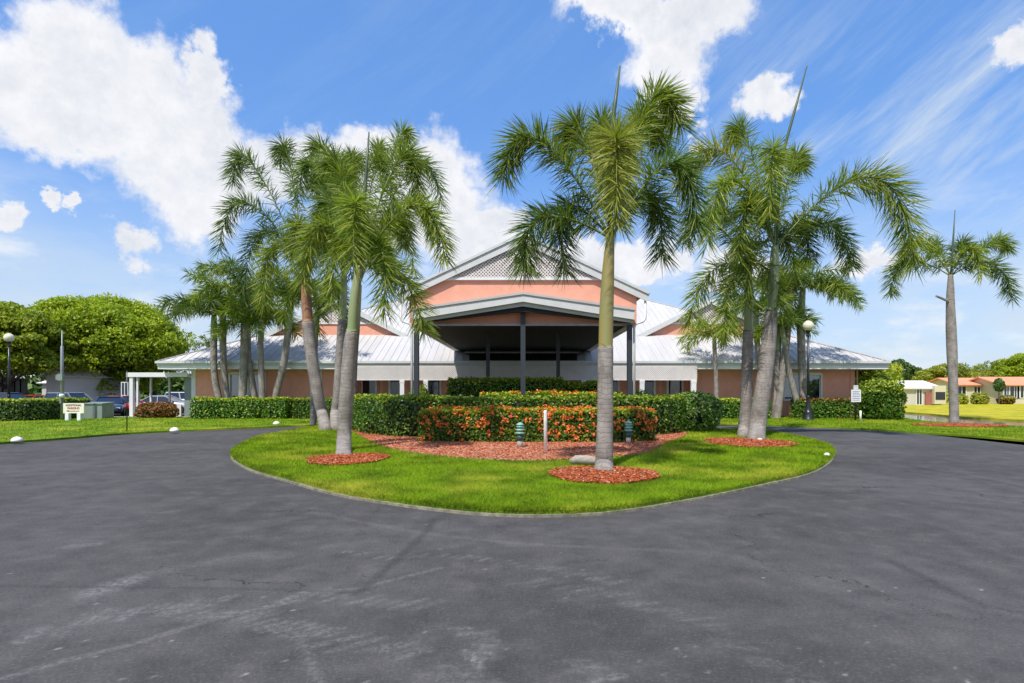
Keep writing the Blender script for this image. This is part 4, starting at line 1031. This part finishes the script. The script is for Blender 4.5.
up = thing('utility_pole', 'grey metal utility pole with meter boxes behind the low cream sign', 'pole', (x_, y_, .05))
MB().lathe((0,0,0), [(0,.085),(3.9,.07),(3.95,.03),(4.75,.022)], 10).build('pole', M['steel'], up, True, local=True)
MB().box(-.09, .17, -.2, -.07, 2.1, 2.45).build('meter_box', M['greybox'], up, local=True); MB().box(-.22, -.09, -.15, -.02, 2.15, 2.4).build('meter_box', M['steel'], up, local=True)
MB().lathe((.1,-.14,1.2), [(0,.10),(.1,.13),(.2,.10)], 12).build('floodlight', M['lens'], up, True, local=True)
MB().box(-.05, .05, -.12, -.07, .9, 1.4).build('conduit_box', M['steel'], up, local=True)
x_, y_ = G(127, 431, .07)
m = MB(); m.lathe((x_, y_, .05), [(0,.02),(2.35,.015)], 8); tag(m.build('garden_stake', M['iron'], smooth=True), 'thin black stake standing in the left lawn before the walkway', 'stake')
x_, y_ = X(855.5,29.0), 29.0
rs = thing('notice_sign', 'white notice sign on a short dark post at the right clubhouse corner', 'sign', (x_, y_, .05))
MB().lathe((0,0,0), [(0,.05),(1.0,.05),(1.55,.03)], 8).build('post', M['iron'], rs, True, local=True)
MB().box(-.25, .25, -.06, -.035, .98, 1.62).build('board', M['white'], rs, local=True)
m = MB(); r = random.Random(4)
for i, z in enumerate((1.53,1.44,1.35,1.26,1.17,1.08)):
    x0 = -.19
    while x0 < .17:
        w_ = r.uniform(.03,.09); m.box(x0, min(.19, x0+w_), -.066, -.061, z-.018, z+.018); x0 += w_+.02
m.build('printed_lines', M['bluepaint'], rs, local=True)
MB().box(-.11, .13, -.02, .0, 1.63, 1.85).build('sign_topper', M['grey_trim'], rs, local=True)
x_, y_ = G(860.5, 421.5, .07); m = MB(); m.lathe((x_, y_, .05), [(0,.05),(.55,.05),(.57,.02)], 8); tag(m.build('white_pipe', M['pvc'], smooth=True), 'short white pipe beside the notice sign post', 'pipe')

# ------------------------------------------------------------ cars
def car(label, x_, y_, rz, paint, kind='sedan'):
    t = thing('parked_car', label, 'car', (x_, y_, 0), rz, group='cars parked left of the clubhouse'); t.scale = (.87, .9, .86)
    suv = kind == 'suv'; hb = .12 if suv else 0
    st = [(-2.32,.62,.42,.72,.80),(-2.25,.76,.32,.78,.90),(-1.9,.86,.26,.86,.98),(-1.2,.90,.22,.90,.99),(0,.91,.20,.90,.98),(.9,.90,.20,.88,.96),(1.5,.88,.22,.82,.88),(2.05,.82,.26,.72,.78),(2.3,.68,.32,.60,.66),(2.38,.55,.40,.52,.56)]
    b = MB(); ring = []
    for (sx, w_, zb, zs, zt) in st:
        zs += hb; zt += hb; ring.append([(sx,-w_*.6,zb),(sx,-w_*.96,zb+.06),(sx,-w_,(zb+zs)/2),(sx,-w_*.98,zs-.04),(sx,-w_*.9,zs+.03),(sx,-w_*.45,zt),(sx,w_*.45,zt),(sx,w_*.9,zs+.03),(sx,w_*.98,zs-.04),(sx,w_,(zb+zs)/2),(sx,w_*.96,zb+.06),(sx,w_*.6,zb)])
    n = 12; V = [p for r_ in ring for p in r_]; Fs = [(i*n+k, (i+1)*n+k, (i+1)*n+(k+1)%n, i*n+(k+1)%n) for i in range(len(ring)-1) for k in range(n)]
    Fs += [tuple(range(n)), tuple(range((len(ring)-1)*n, len(ring)*n))[::-1]]
    b.add(V, Fs); b.build('body', M[paint], t, True, local=True)
    zt, zb = (1.70, 1.03) if suv else (1.43, .93)
    xr, xr2, xf2, xf = (-2.15,-1.85,.35,1.15) if suv else (-1.75,-1.0,.15,1.1)
    g = MB(); V = []
    for (sx, z, w_) in ((xr,zb,.78),(xr2,zt-.04,.62),(xf2,zt-.04,.62),(xf,zb,.78)): V += [(sx,-w_,z),(sx,w_,z)]
    g.add(V, [(0,1,3,2),(2,3,5,4),(4,5,7,6),(0,2,4,6),(1,7,5,3),(0,6,7,1)]); g.build('windows', M['darkglass'], t, local=True)
    r_ = MB(); r_.add([(xr2-.08,-.60,zt-.035),(xr2-.02,-.54,zt+.02),(xr2-.02,.54,zt+.02),(xr2-.08,.60,zt-.035),(xf2+.08,-.60,zt-.035),(xf2,-.54,zt+.02),(xf2,.54,zt+.02),(xf2+.08,.60,zt-.035)], [(0,1,5,4),(1,2,6,5),(2,3,7,6),(0,3,2,1),(4,5,6,7),(0,4,7,3)])
    for s in (-1, 1):
        r_.bar((xf,s*.785,zb),(xf2+.04,s*.625,zt-.03),.06,.06); r_.bar((xr,s*.785,zb),(xr2,s*.625,zt-.03),.09,.07); r_.bar(((xr+xf)/2,s*.79,zb),((xr2+xf2)/2+.05,s*.632,zt-.03),.05,.07)
    r_.build('roof', M[paint], t, local=True)
    for s in (-1, 1):
        for wx in (-1.42, 1.42):
            w_ = MB(); w_.tube([(wx,s*.72,.33),(wx,s*.915,.33)], [.33,.33], 20); wo = w_.build('wheel', M['tyre'], t, local=True)
            MB().tube([(wx,s*.90,.33),(wx,s*.93,.33)], [.21,.18], 12).build('rim', M['rim'], wo, local=True)
        MB().add([(2.16,s*.5,.60+hb),(2.30,s*.46,.62+hb),(2.27,s*.66,.64+hb),(2.02,s*.80,.66+hb),(2.0,s*.78,.74+hb),(2.16,s*.62,.70+hb),(2.2,s*.5,.68+hb)], []) if False else None
        MB().box(2.12, 2.30, min(s*.46,s*.70), max(s*.46,s*.70), .58+hb, .68+hb).build('headlight', M['lens'], t, local=True)
        MB().box(-2.30, -2.20, min(s*.50,s*.74), max(s*.50,s*.74), .72+hb, .86+hb).build('tail_light', M['redlens'], t, local=True)
        MB().box(.75, .92, min(s*.86,s*1.02), max(s*.86,s*1.02), .95+hb, 1.06+hb).build('mirror', M[paint], t, local=True)
    MB().box(2.30, 2.40, -.42, .42, .36, .52).build('grille', M['tyre'], t, local=True); MB().box(2.37, 2.41, -.16, .16, .43, .53).build('plate', M['lens'], t, local=True)
    return t
R_ = math.radians
car('dark blue car facing forward beside the grey green utility box', X(110,36.0), 36.0, R_(-57), 'navy')
car('bright red car parked behind the dark blue car', X(124,39.3), 39.3, R_(-20), 'redcar')
car('grey blue car with a pale windscreen behind the grey green utility box', X(62,38.5), 39.4, R_(-15), 'greycar', 'suv')
car('silver car seen through the covered walkway behind the red bush', X(162,40), 40.5, R_(8), 'silver')
car('white car at the back right of the covered walkway', X(183,46), 47, R_(5), 'whitecar', 'suv')
car('dark car half hidden behind the yellow hedge at far left', X(8,40), 40, R_(0), 'charcoal', 'suv')
car('dark red car behind the yellow hedge beside the tree trunk', X(30,44), 45, R_(80), 'redcar')

# ------------------------------------------------------------ left background
tree('broadleaf_tree', (X(102,56), 56), 6.8, 5.5, 5.1, 170, 260, .30, M['tree_l'], 'largest rounded yellow green tree behind the parked cars', seed=31, trunk_r=.45)
tree('broadleaf_tree', (X(8,48), 48), 5.2, 4.6, 3.7, 130, 250, .30, M['tree_l'], 'bright green spreading tree behind the far left lamp post', seed=32, trunk_r=.28)
tree('broadleaf_tree', (X(-50,54), 54), 6.5, 4.8, 4.9, 170, 130, .30, M['tree_l'], 'broad tree cut by the left frame edge', seed=33, trunk_r=.3)
tree('broadleaf_tree', (X(154,64), 64), 3.0, 5.0, 3.9, 80, 180, .30, M['tree_l'], 'narrower tree right of the largest tree above the walkway roof', seed=34, trunk_r=.3)
tree('broadleaf_tree', (X(168,66), 58), 4.0, 2.4, 2.2, 90, 110, .26, M['tree_l'], 'low leafy tree seen beneath the walkway roof', seed=35, trunk_r=.2)
tree('broadleaf_tree', (X(70,62), 66), 8.0, 6.0, 4.4, 120, 130, .34, M['tree_dk'], 'dark leaved tree mass behind the largest tree', seed=36, trunk_r=.3)
def house(name, label, x0, x1, y0, y1, wallh, ridge, wallm_, roofm, wins=(), z0=0, axis='x', over=.4, cat='house'):
    t = thing(name, label, cat, ((x0+x1)/2, y0, z0))
    w_ = MB(); w_.box(x0, x1, y0, y1, z0-.05, z0+wallh)
    if axis == 'x':
        ym = (y0+y1)/2
        for xx in (x0, x1-.2): w_.add([(xx,y0,z0+wallh),(xx,y1,z0+wallh),(xx,ym,z0+ridge),(xx+.2,y0,z0+wallh),(xx+.2,y1,z0+wallh),(xx+.2,ym,z0+ridge)], [(0,1,2),(3,5,4),(0,2,5,3),(1,4,5,2)])
    else: w_.xprism([(x0, z0+wallh), (x1, z0+wallh), ((x0+x1)/2, z0+ridge)], y0, y0+.2)
    w_.build('wall', wallm_, t)
    r_ = MB(); zr, ze = z0+ridge+.08, z0+wallh
    if axis == 'x':
        ym = (y0+y1)/2
        r_.slab([(x0-over, y0-over, ze), (x1+over, y0-over, ze), (x1+over, ym, zr), (x0-over, ym, zr)], .12); r_.slab([(x1+over, y1+over, ze), (x0-over, y1+over, ze), (x0-over, ym, zr), (x1+over, ym, zr)], .12)
    else:
        xm = (x0+x1)/2
        r_.slab([(x0-over, y0-over, ze), (xm, y0-over, zr), (xm, y1+over, zr), (x0-over, y1+over, ze)], .12); r_.slab([(x1+over, y0-over, ze), (xm, y0-over, zr), (xm, y1+over, zr), (x1+over, y1+over, ze)], .12)
    r_.build('roof', roofm, t)
    for (wx, wz, ww, wh, kd) in wins:
        f = MB(); q = .07
        for a in ((wx-ww/2-q, wx-ww/2, wz-q, wz+wh+q), (wx+ww/2, wx+ww/2+q, wz-q, wz+wh+q), (wx-ww/2, wx+ww/2, wz+wh, wz+wh+q), (wx-ww/2, wx+ww/2, wz-q, wz), (wx-.03, wx+.03, wz, wz+wh)): f.box(a[0], a[1], y0-.06, y0-.002, z0+a[2], z0+a[3])
        fo = f.build('window' if kd == 'w' else 'door', M['white'], t)
        MB().box(wx-ww/2, wx+ww/2, y0-.02, y0-.004, z0+wz, z0+wz+wh).build('pane', M['darkglass'], fo)
    return t
house('low_building', 'long low beige building shaded by the trees at left', X(42,72), X(98,72), 72, 80, 2.6, 3.3, M['beige'], M['white_roof'], [(-53,1,1.2,1.1,'w')])
house('white_house', 'small white house between the tree trunk and the walkway post', X(112,58), X(128,58), 50.0, 58, 2.9, 3.6, M['whitewall'], M['white_roof'], [(X(125,50),1.2,.5,1.1,'w')], axis='y')
dk = MB(); dk.box(X(-40,60), X(26,60), 60, 60.2, 0, 2.9); 
for i in range(12): dk.box(X(-40,60)+i*.64, X(-40,60)+i*.64+.08, 59.9, 60, 0, 2.9)
tag(dk.build('screen_fence', M['iron']), 'dark screened fence under the trees at the far left', 'fence')

# far-off woods behind the car park
nW = 16000; Wx = rng.uniform(-175, -20, nW); Wt = 4.6+1.6*np.sin(Wx*.21)+1.1*np.sin(Wx*.57+1)+.6*np.sin(Wx*1.3+2)
Wz = rng.random(nW)**.8*Wt; Wy = 104+rng.uniform(-3.5, 3.5, nW)*(1-.6*Wz/Wt)
VW = leafquads(np.column_stack([Wx, Wy, Wz]), np.tile([0, -.8, .6], (nW, 1)), .75, .4)
tag(link('distant_woods', arrmesh('distant_woods', VW, np.arange(len(VW)).reshape(-1, 4), None, M['tree_dk'])), kind='stuff')
# ------------------------------------------------------------ right background
Zf = .10
yh = 64
hA = house('mobile_home', 'white roofed mobile home with a screened porch beyond the canal', X(904,58), X(941,58), 58, 64, 1.75, 2.5, M['beige'], M['white_roof'], [(X(919,58),.05,.5,1.6,'d')], z0=Zf, over=.3)
yh = 58
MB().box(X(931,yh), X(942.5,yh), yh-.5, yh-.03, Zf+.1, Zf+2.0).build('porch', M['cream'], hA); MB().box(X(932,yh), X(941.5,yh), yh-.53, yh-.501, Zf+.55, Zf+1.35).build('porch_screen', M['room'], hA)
MB().box(X(924.5,yh), X(930.5,yh), yh-.2, yh-.03, Zf+.02, Zf+1.3).build('shed', mat('faded_red', (.35,.12,.10), .8), hA)
yh = 64
hB = house('mobile_home', 'long cream mobile home with an orange roof beyond the canal', X(958,65), X(1012,65), yh+1, yh+6.5, 2.15, 2.95, M['cream'], M['orange_roof'],
    [(X(961.5,yh),.9,.5,1.1,'w'),(X(968.5,yh),1.0,.9,.95,'w'),(X(984,yh),.8,.7,1.1,'w')], z0=Zf)
hC = house('mobile_home', 'pale house front with a white door and dark windows at the right frame edge', X(1003,62), X(1050,62), yh-2, yh+4, 2.1, 3.0, M['cream'], M['orange_roof'], [(X(1006.5,62),.1,.6,1.9,'d'),(X(1014,62),.7,1.1,1.3,'w'),(X(1020,62),.7,.7,1.3,'w')], z0=Zf)
for i, (px, h_, lb) in enumerate(((968,1.1,'small round bush before the cream mobile home windows'),(989,1.2,'small bush right of the single window of the cream home'),(948,1.7,'yellow green shrub at the left end of the cream home'),(1016,.9,'low shrub by the white door at the right edge'),(905,1.0,'shrub before the white roofed mobile home'))):
    bush('garden_bush', (X(px,60), 61.2, Zf), .75, .6, h_, 900, [M['hedge_core'], M['tree_y'] if i != 3 else M['croton'], M['tree_y']], lb, leafsz=.16, seed=40+i)
bk = thing('clipped_tree', 'small dark clipped tree standing before the orange roof', 'tree', (X(999,61), 61, Zf))
MB().tube([(X(999,61),61,Zf),(X(999,61),61,1.4)], [.06,.05], 6).build('trunk', M['bark'], bk)
v = rng.normal(0,1,(900,3)); v /= np.linalg.norm(v,axis=1)[:,None]; Pp = v*np.array([.5,.5,.75])*rng.uniform(.7,1,(900,1))+np.array([0,0,2.1]); Vq = leafquads(Pp, v, .16); link('crown', arrmesh('crown', Vq, np.arange(len(Vq)).reshape(-1,4), None, M['tree_dk']), bk)
tree('background_tree', (X(898,95), 95), 3.2, 3.8, 2.6, 60, 110, .34, M['tree_dk'], 'dark conical tree just right of the clubhouse eave', seed=51, trunk_r=.2)
tree('background_tree', (X(925,100), 100), 5.0, 2.6, 2.2, 70, 110, .36, M['tree_dk'], 'low dark green tree behind the white roofed home', seed=52, trunk_r=.2)
tree('background_tree', (X(946,84), 84), 3.6, 2.9, 2.2, 60, 110, .30, M['tree_y'], 'yellow green tree behind the far right palm trunk', seed=53, trunk_r=.2)
tree('background_tree', (X(985,88), 88), 4.2, 2.6, 1.9, 60, 110, .30, M['tree_y'], 'low yellow tree behind the orange roof', seed=54, trunk_r=.2)
tree('background_tree', (X(1030,82), 82), 4.6, 3.9, 2.6, 90, 120, .32, M['tree_l'], 'big green tree rising above the orange roof at the right frame edge', seed=55, trunk_r=.25)
tree('background_tree', (X(870,80), 80), 4.2, 3.0, 2.4, 60, 110, .32, M['tree_y'], 'olive tree behind the big dark bush at the clubhouse corner', seed=56, trunk_r=.2)
for i in range(5):
    tree('background_tree', (45+i*19+(i%2)*5, 120+(i*37)%30), 6, 3.2, 3.0, 50, 90, .5, M['tree_dk'], ['distant tree low behind the cream home','distant tree beyond the right frame edge','distant tree far right beyond the homes','distant tree at the far right horizon','outermost distant tree at right'][i], seed=60+i, trunk_r=.3)

#### PALMS
palm('foxtail palm nearest the camera with a golden crownshaft, in front of the flower hedge', G(603.5,472,IZ), 11.3,
     [(604,466,23.5),(604.4,450,21.5),(605,420,20),(605.3,385,19.5),(605.5,347,19)], [(605.7,344,17.5),(606.5,310,17.2),(608,275,15),(609.5,250,12),(611,236,10)],
     [((492,195),(540,128),-.3),((520,288),(543,205),-.5,'frond_dk'),((616,246),(616,124),-2.0,'frond_yel',1.05),((694,140),(648,92),.4,'frond_lt'),((702,250),(672,150),-.3,'frond_dk'),
      ((565,290),(566,195),.9,'frond_dk'),((664,275),(652,185),.9,'frond_dk'),((556,170),(580,118),1.5),((672,165),(640,112),1.7),((598,150),(603,120),2.0)],
     spear=((609,150),(620,66)), n=640, Lf=.64, wid=.021, shaftm='shaft_gold', seed=1)
palm('foxtail palm with straight ringed trunk left of the flower hedge, tall spear leaf', G(343.5,456,IZ), 14.4,
     [(344,440,18),(346.5,395,17.5),(349.5,350,16),(352,332,14.5)], [(352.3,329,12),(354,305,12),(356.5,285,11),(359,266,8)],
     [((452,275),(415,195),-.4,'frond_lt'),((430,345),(398,262),-.6),((298,300),(322,215),-.5,'frond_lt'),((352,282),(356,190),-1.6,'frond_lt',1.05),((425,210),(400,148),.9),((322,175),(340,160),1.4),((408,260),(395,205),1.6),((318,245),(330,190),1.4,'frond_dk'),((385,330),(380,235),-1.3)],
     spear=((364,205),(369,132)), n=460, Lf=.66, wid=.025, seed=2)
palm('foxtail palm with straight trunk close behind the ringed trunk palm at left', G(335.5,430,IZ), 23.3,
     [(335.5,415,13),(337.5,395,11.5),(340.5,345,10.5),(342,320,10)], [(342.2,317,9),(343.5,295,9),(344,276,7)],
     [((292,215),(315,160),-.6,'frond_dk'),((400,215),(372,155),.4),((360,170),(350,165),1.5),((300,290),(318,225),-.8,'frond_lt'),((395,300),(372,220),-.5),((330,320),(338,220),-1.8,'frond_lt'),((330,190),(335,175),1.6),((310,200),(325,175),1.8,'frond_dk')],
     n=370, Lf=.80, wid=.033, seed=3)
palm('leaning foxtail palm with a brown peeling crownshaft at the left of the island', G(326,430.5,IZ), 23.3,
     [(322.5,415,13.5),(318,395,14),(311.5,355,14.5),(308,322,15)], [(307.5,318,12),(306.5,300,12),(306,282,10),(306,270,7)],
     [((226,192),(252,156),.4,'frond_dk'),((214,262),(246,195),.2,'frond_dk'),((262,320),(272,240),-.5,'frond_lt'),((352,200),(332,165),.5),((290,285),(298,215),-1.8,'frond_lt'),((355,290),(335,220),.3),((275,170),(288,150),1.6,'frond_dk'),((330,310),(322,230),-1.3),((240,310),(262,225),1.2,'frond_dk')],
     n=370, Lf=.80, wid=.033, shaftm='shaft_brown', seed=4)
palm('slim pale foxtail palm between the leaning palm and the straight trunks at left', (X(313,25.4), 25.4), 25.4,
     [(313.5,405,7.5),(313.2,380,7.5),(315,345,7)], [(316,330,6.5),(318,313,5)],
     [((280,330),(295,285),-.5),((350,335),(338,285),-.3),((318,345),(320,290),-1.5,'frond_lt'),((300,300),(308,272),1.2),((345,300),(330,275),1.2)],
     n=260, Lf=.75, wid=.036, seed=5)
palm('foxtail palm mostly hidden behind the ringed trunk palm, reaching highest at left', (X(352,24.5), 24.5), 24.5,
     [(352.5,415,9),(353.5,370,9),(356,330,9)], [(357.5,305,8.5),(359,285,7)],
     [((415,165),(396,138),.4),((448,215),(412,160),.2,'frond_dk'),((300,180),(328,148),.5),((385,180),(376,150),1.5),((420,290),(392,215),-.3),((350,200),(352,160),1.3,'frond_dk'),((440,250),(405,195),1.3,'frond_dk')],
     n=370, Lf=.80, wid=.033, seed=6)
# the pair at right
palm('large foxtail palm with leaning ringed trunk at the right of the island, thin spear leaf', G(756,440.5,IZ), 18.4,
     [(757,430,21),(762,395,19.5),(768.5,345,17.5),(771.5,312,15)], [(772,309,11.5),(773.5,285,11.5),(774.5,262,11),(775,246,8)],
     [((920,278),(872,168),-.6,'frond_lt',1.4),((668,205),(722,142),-.4,'frond_yel',1.15),((702,262),(732,170),-1.3,'frond_lt'),((768,232),(774,140),-1.9,'frond_lt',1.0),((735,275),(752,190),-1.2),((856,280),(828,215),1.0,'frond_dk'),((725,150),(746,130),1.8),((812,270),(800,215),1.4,'frond_dk'),((805,175),(793,155),2.2)],
     spear=((781,160),(807,66)), n=440, Lf=.74, wid=.029, seed=7)
palm('upright foxtail palm with a green crownshaft, left trunk of the right pair', G(744,437,IZ), 19.0,
     [(744.5,428,15.5),(746.5,395,14),(747.5,355,13.5),(748,331,12.5)], [(748.2,328,10.5),(748.5,300,10.5),(748.5,280,9),(749,266,7)],
     [((676,255),(706,208),-.3,'frond_dk'),((684,335),(712,262),-.4,'frond_lt'),((722,345),(732,270),-1.4),((800,290),(778,225),.3),((716,225),(730,205),1.4,'frond_dk'),((785,330),(768,262),-.9),((748,320),(748,240),-1.6),((770,215),(762,205),1.6)],
     n=320, Lf=.76, wid=.031, seed=8)
palm('foxtail palm standing alone at far right with few fronds and a spear', (X(954,28.2), 28.2), 28.2,
     [(954,410,11.5),(953,380,12),(951.5,340,13),(950.5,305,11),(950.3,300,10)], [(950.5,290,9),(950.6,275,6)],
     [((888,302),(905,255),-.3,'frond_dk'),((900,262),(922,236),-.8,'frond_lt'),((932,258),(937,240),1.4),((1013,256),(992,236),.4),((1017,308),(992,258),-.4,'frond_dk'),((985,285),(970,242),-1.2,'frond_lt'),((970,252),(960,240),1.4,'frond_dk')],
     spear=((951.5,268),(955,210)), z0=.07, n=340, Lf=.78, wid=.036, shaftm='trunk', seed=9, wf=.70)
palm_stub = MB(); a = At(948,301,28.1); b_ = At(936,296,27.9); palm_stub.tube([a, b_], [.07,.05], 7)
pd = [o for o in bpy.data.objects if o.name.startswith('palm_tree') and o.parent is None][-1]
palm_stub.build('cut_stalk', M['trunk'], pd)

# palms along the left hedge
DL = 31.75
def rear(label, pts, shaft, seed, num=9, L=3.3, D=DL, z0=.07, **kw):
    bx = X(pts[0][0], D); return palm(label, (bx, D), D, pts[1:], shaft, [], z0=z0, rnd=(num, L*.84, 22, 75), n=200, Lf=.76, wid=.042, seed=seed, trseg=10, wf=.95, **kw)
rear('leftmost palm of the row before the left wing window', [(222,414,6.5),(219,399,6.5),(214.5,375,6.5),(213.8,340,6.5)], [(214,325,6),(214,316,5)], 21, fm='frond_dk')
rear('second palm from the left before the left wing window, gently curved', [(229,414,6.5),(227,399,6.5),(223.5,365,6.8),(223,325,6.5)], [(222.5,312,6),(222,303,5)], 22)
rear('palm with a thick greenish trunk before the right half of the left window', [(241,414,8),(242.5,398,8),(244.5,350,8.5),(245.5,325,9)], [(246,308,8.5),(246,294,6)], 23, num=10, L=3.9)
rear('slanting palm trunk crossing the left window towards the gap in the hedge', [(257.5,412,6.5),(255.5,402,6.5),(249,362,6),(248,345,6)], [(248,330,5.5),(248,322,4.5)], 24, num=7, L=3.0, D=31.95)
rear('palm standing in the gap between the two left foundation hedges', [(263,414,6.5),(262.5,400,6.3),(260.5,350,6.2),(261,338,6)], [(261,328,5.5),(261,320,4.5)], 25, num=8, L=3.2, D=31.45, fm='frond_lt')
rear('palm leaning right above the second left foundation hedge', [(274,414,7),(275.5,398,7),(284,362,7.2),(288.5,330,7)], [(290,312,6.5),(291,297,5)], 26, num=9, L=3.8)
# palms along the right hedge
rear('palm behind the right pair of trunks, dark slim trunk', [(769,414,6),(766,400,6),(760,365,6.2),(757,340,6)], [(756,325,5.5),(756,312,4.5)], 31, num=8, L=3.0, fm='frond_dk')
rear('straight pale palm just right of the leaning pair of trunks', [(775,415,6.5),(775.5,400,6.5),(777,370,6),(778,350,6)], [(778.5,338,5.5),(779,328,4.5)], 32, num=7, L=2.6)
rear('palm leaning right from beside the right wing window', [(777,415,7.5),(779,402,7.5),(785,355,7.2),(788,325,7)], [(789.5,305,6.5),(790,290,5)], 33, num=9, L=3.9, D=31.5)
rear('palm leaning left across the right wing window', [(801,414,6),(796,399,6),(789.5,372,5.5),(785,345,5)], [(783,335,4.5),(782,326,4)], 34, num=6, L=2.4, D=31.3)
rear('palm with dark grey trunk just left of the right lamp post', [(804,414,7.5),(803.5,400,7.5),(801.5,355,8),(800.5,325,7.5)], [(801.5,305,7),(803,288,5)], 35, num=10, L=3.9, fm='frond_dk')
rear('small slender palm standing before the blank right wing wall', [(717,414,5.5),(716.5,400,5),(716,375,4.5),(714.5,348,4.5)], [(714.3,342,4),(714,337,3.5)], 36, num=9, L=2.4, fm='frond_lt')
palm('tiny distant palm showing above the left end of the clubhouse roof', (X(207,70), 70), 70, [(207,380,2.5),(207,352,2.5)], [(207,346,2)], [], z0=0, rnd=(9,2.6,20,70), n=60, Lf=.6, wid=.08, seed=41, trseg=7)
palm('distant palm rising behind the orange roof between yellow trees', (X(972,78), 78), 78, [(972,395,3),(972,378,3)], [(972,374,2)], [], z0=.1, rnd=(10,3.4,15,70), n=90, Lf=.7, wid=.09, seed=42, trseg=7, fm='frond_yel')
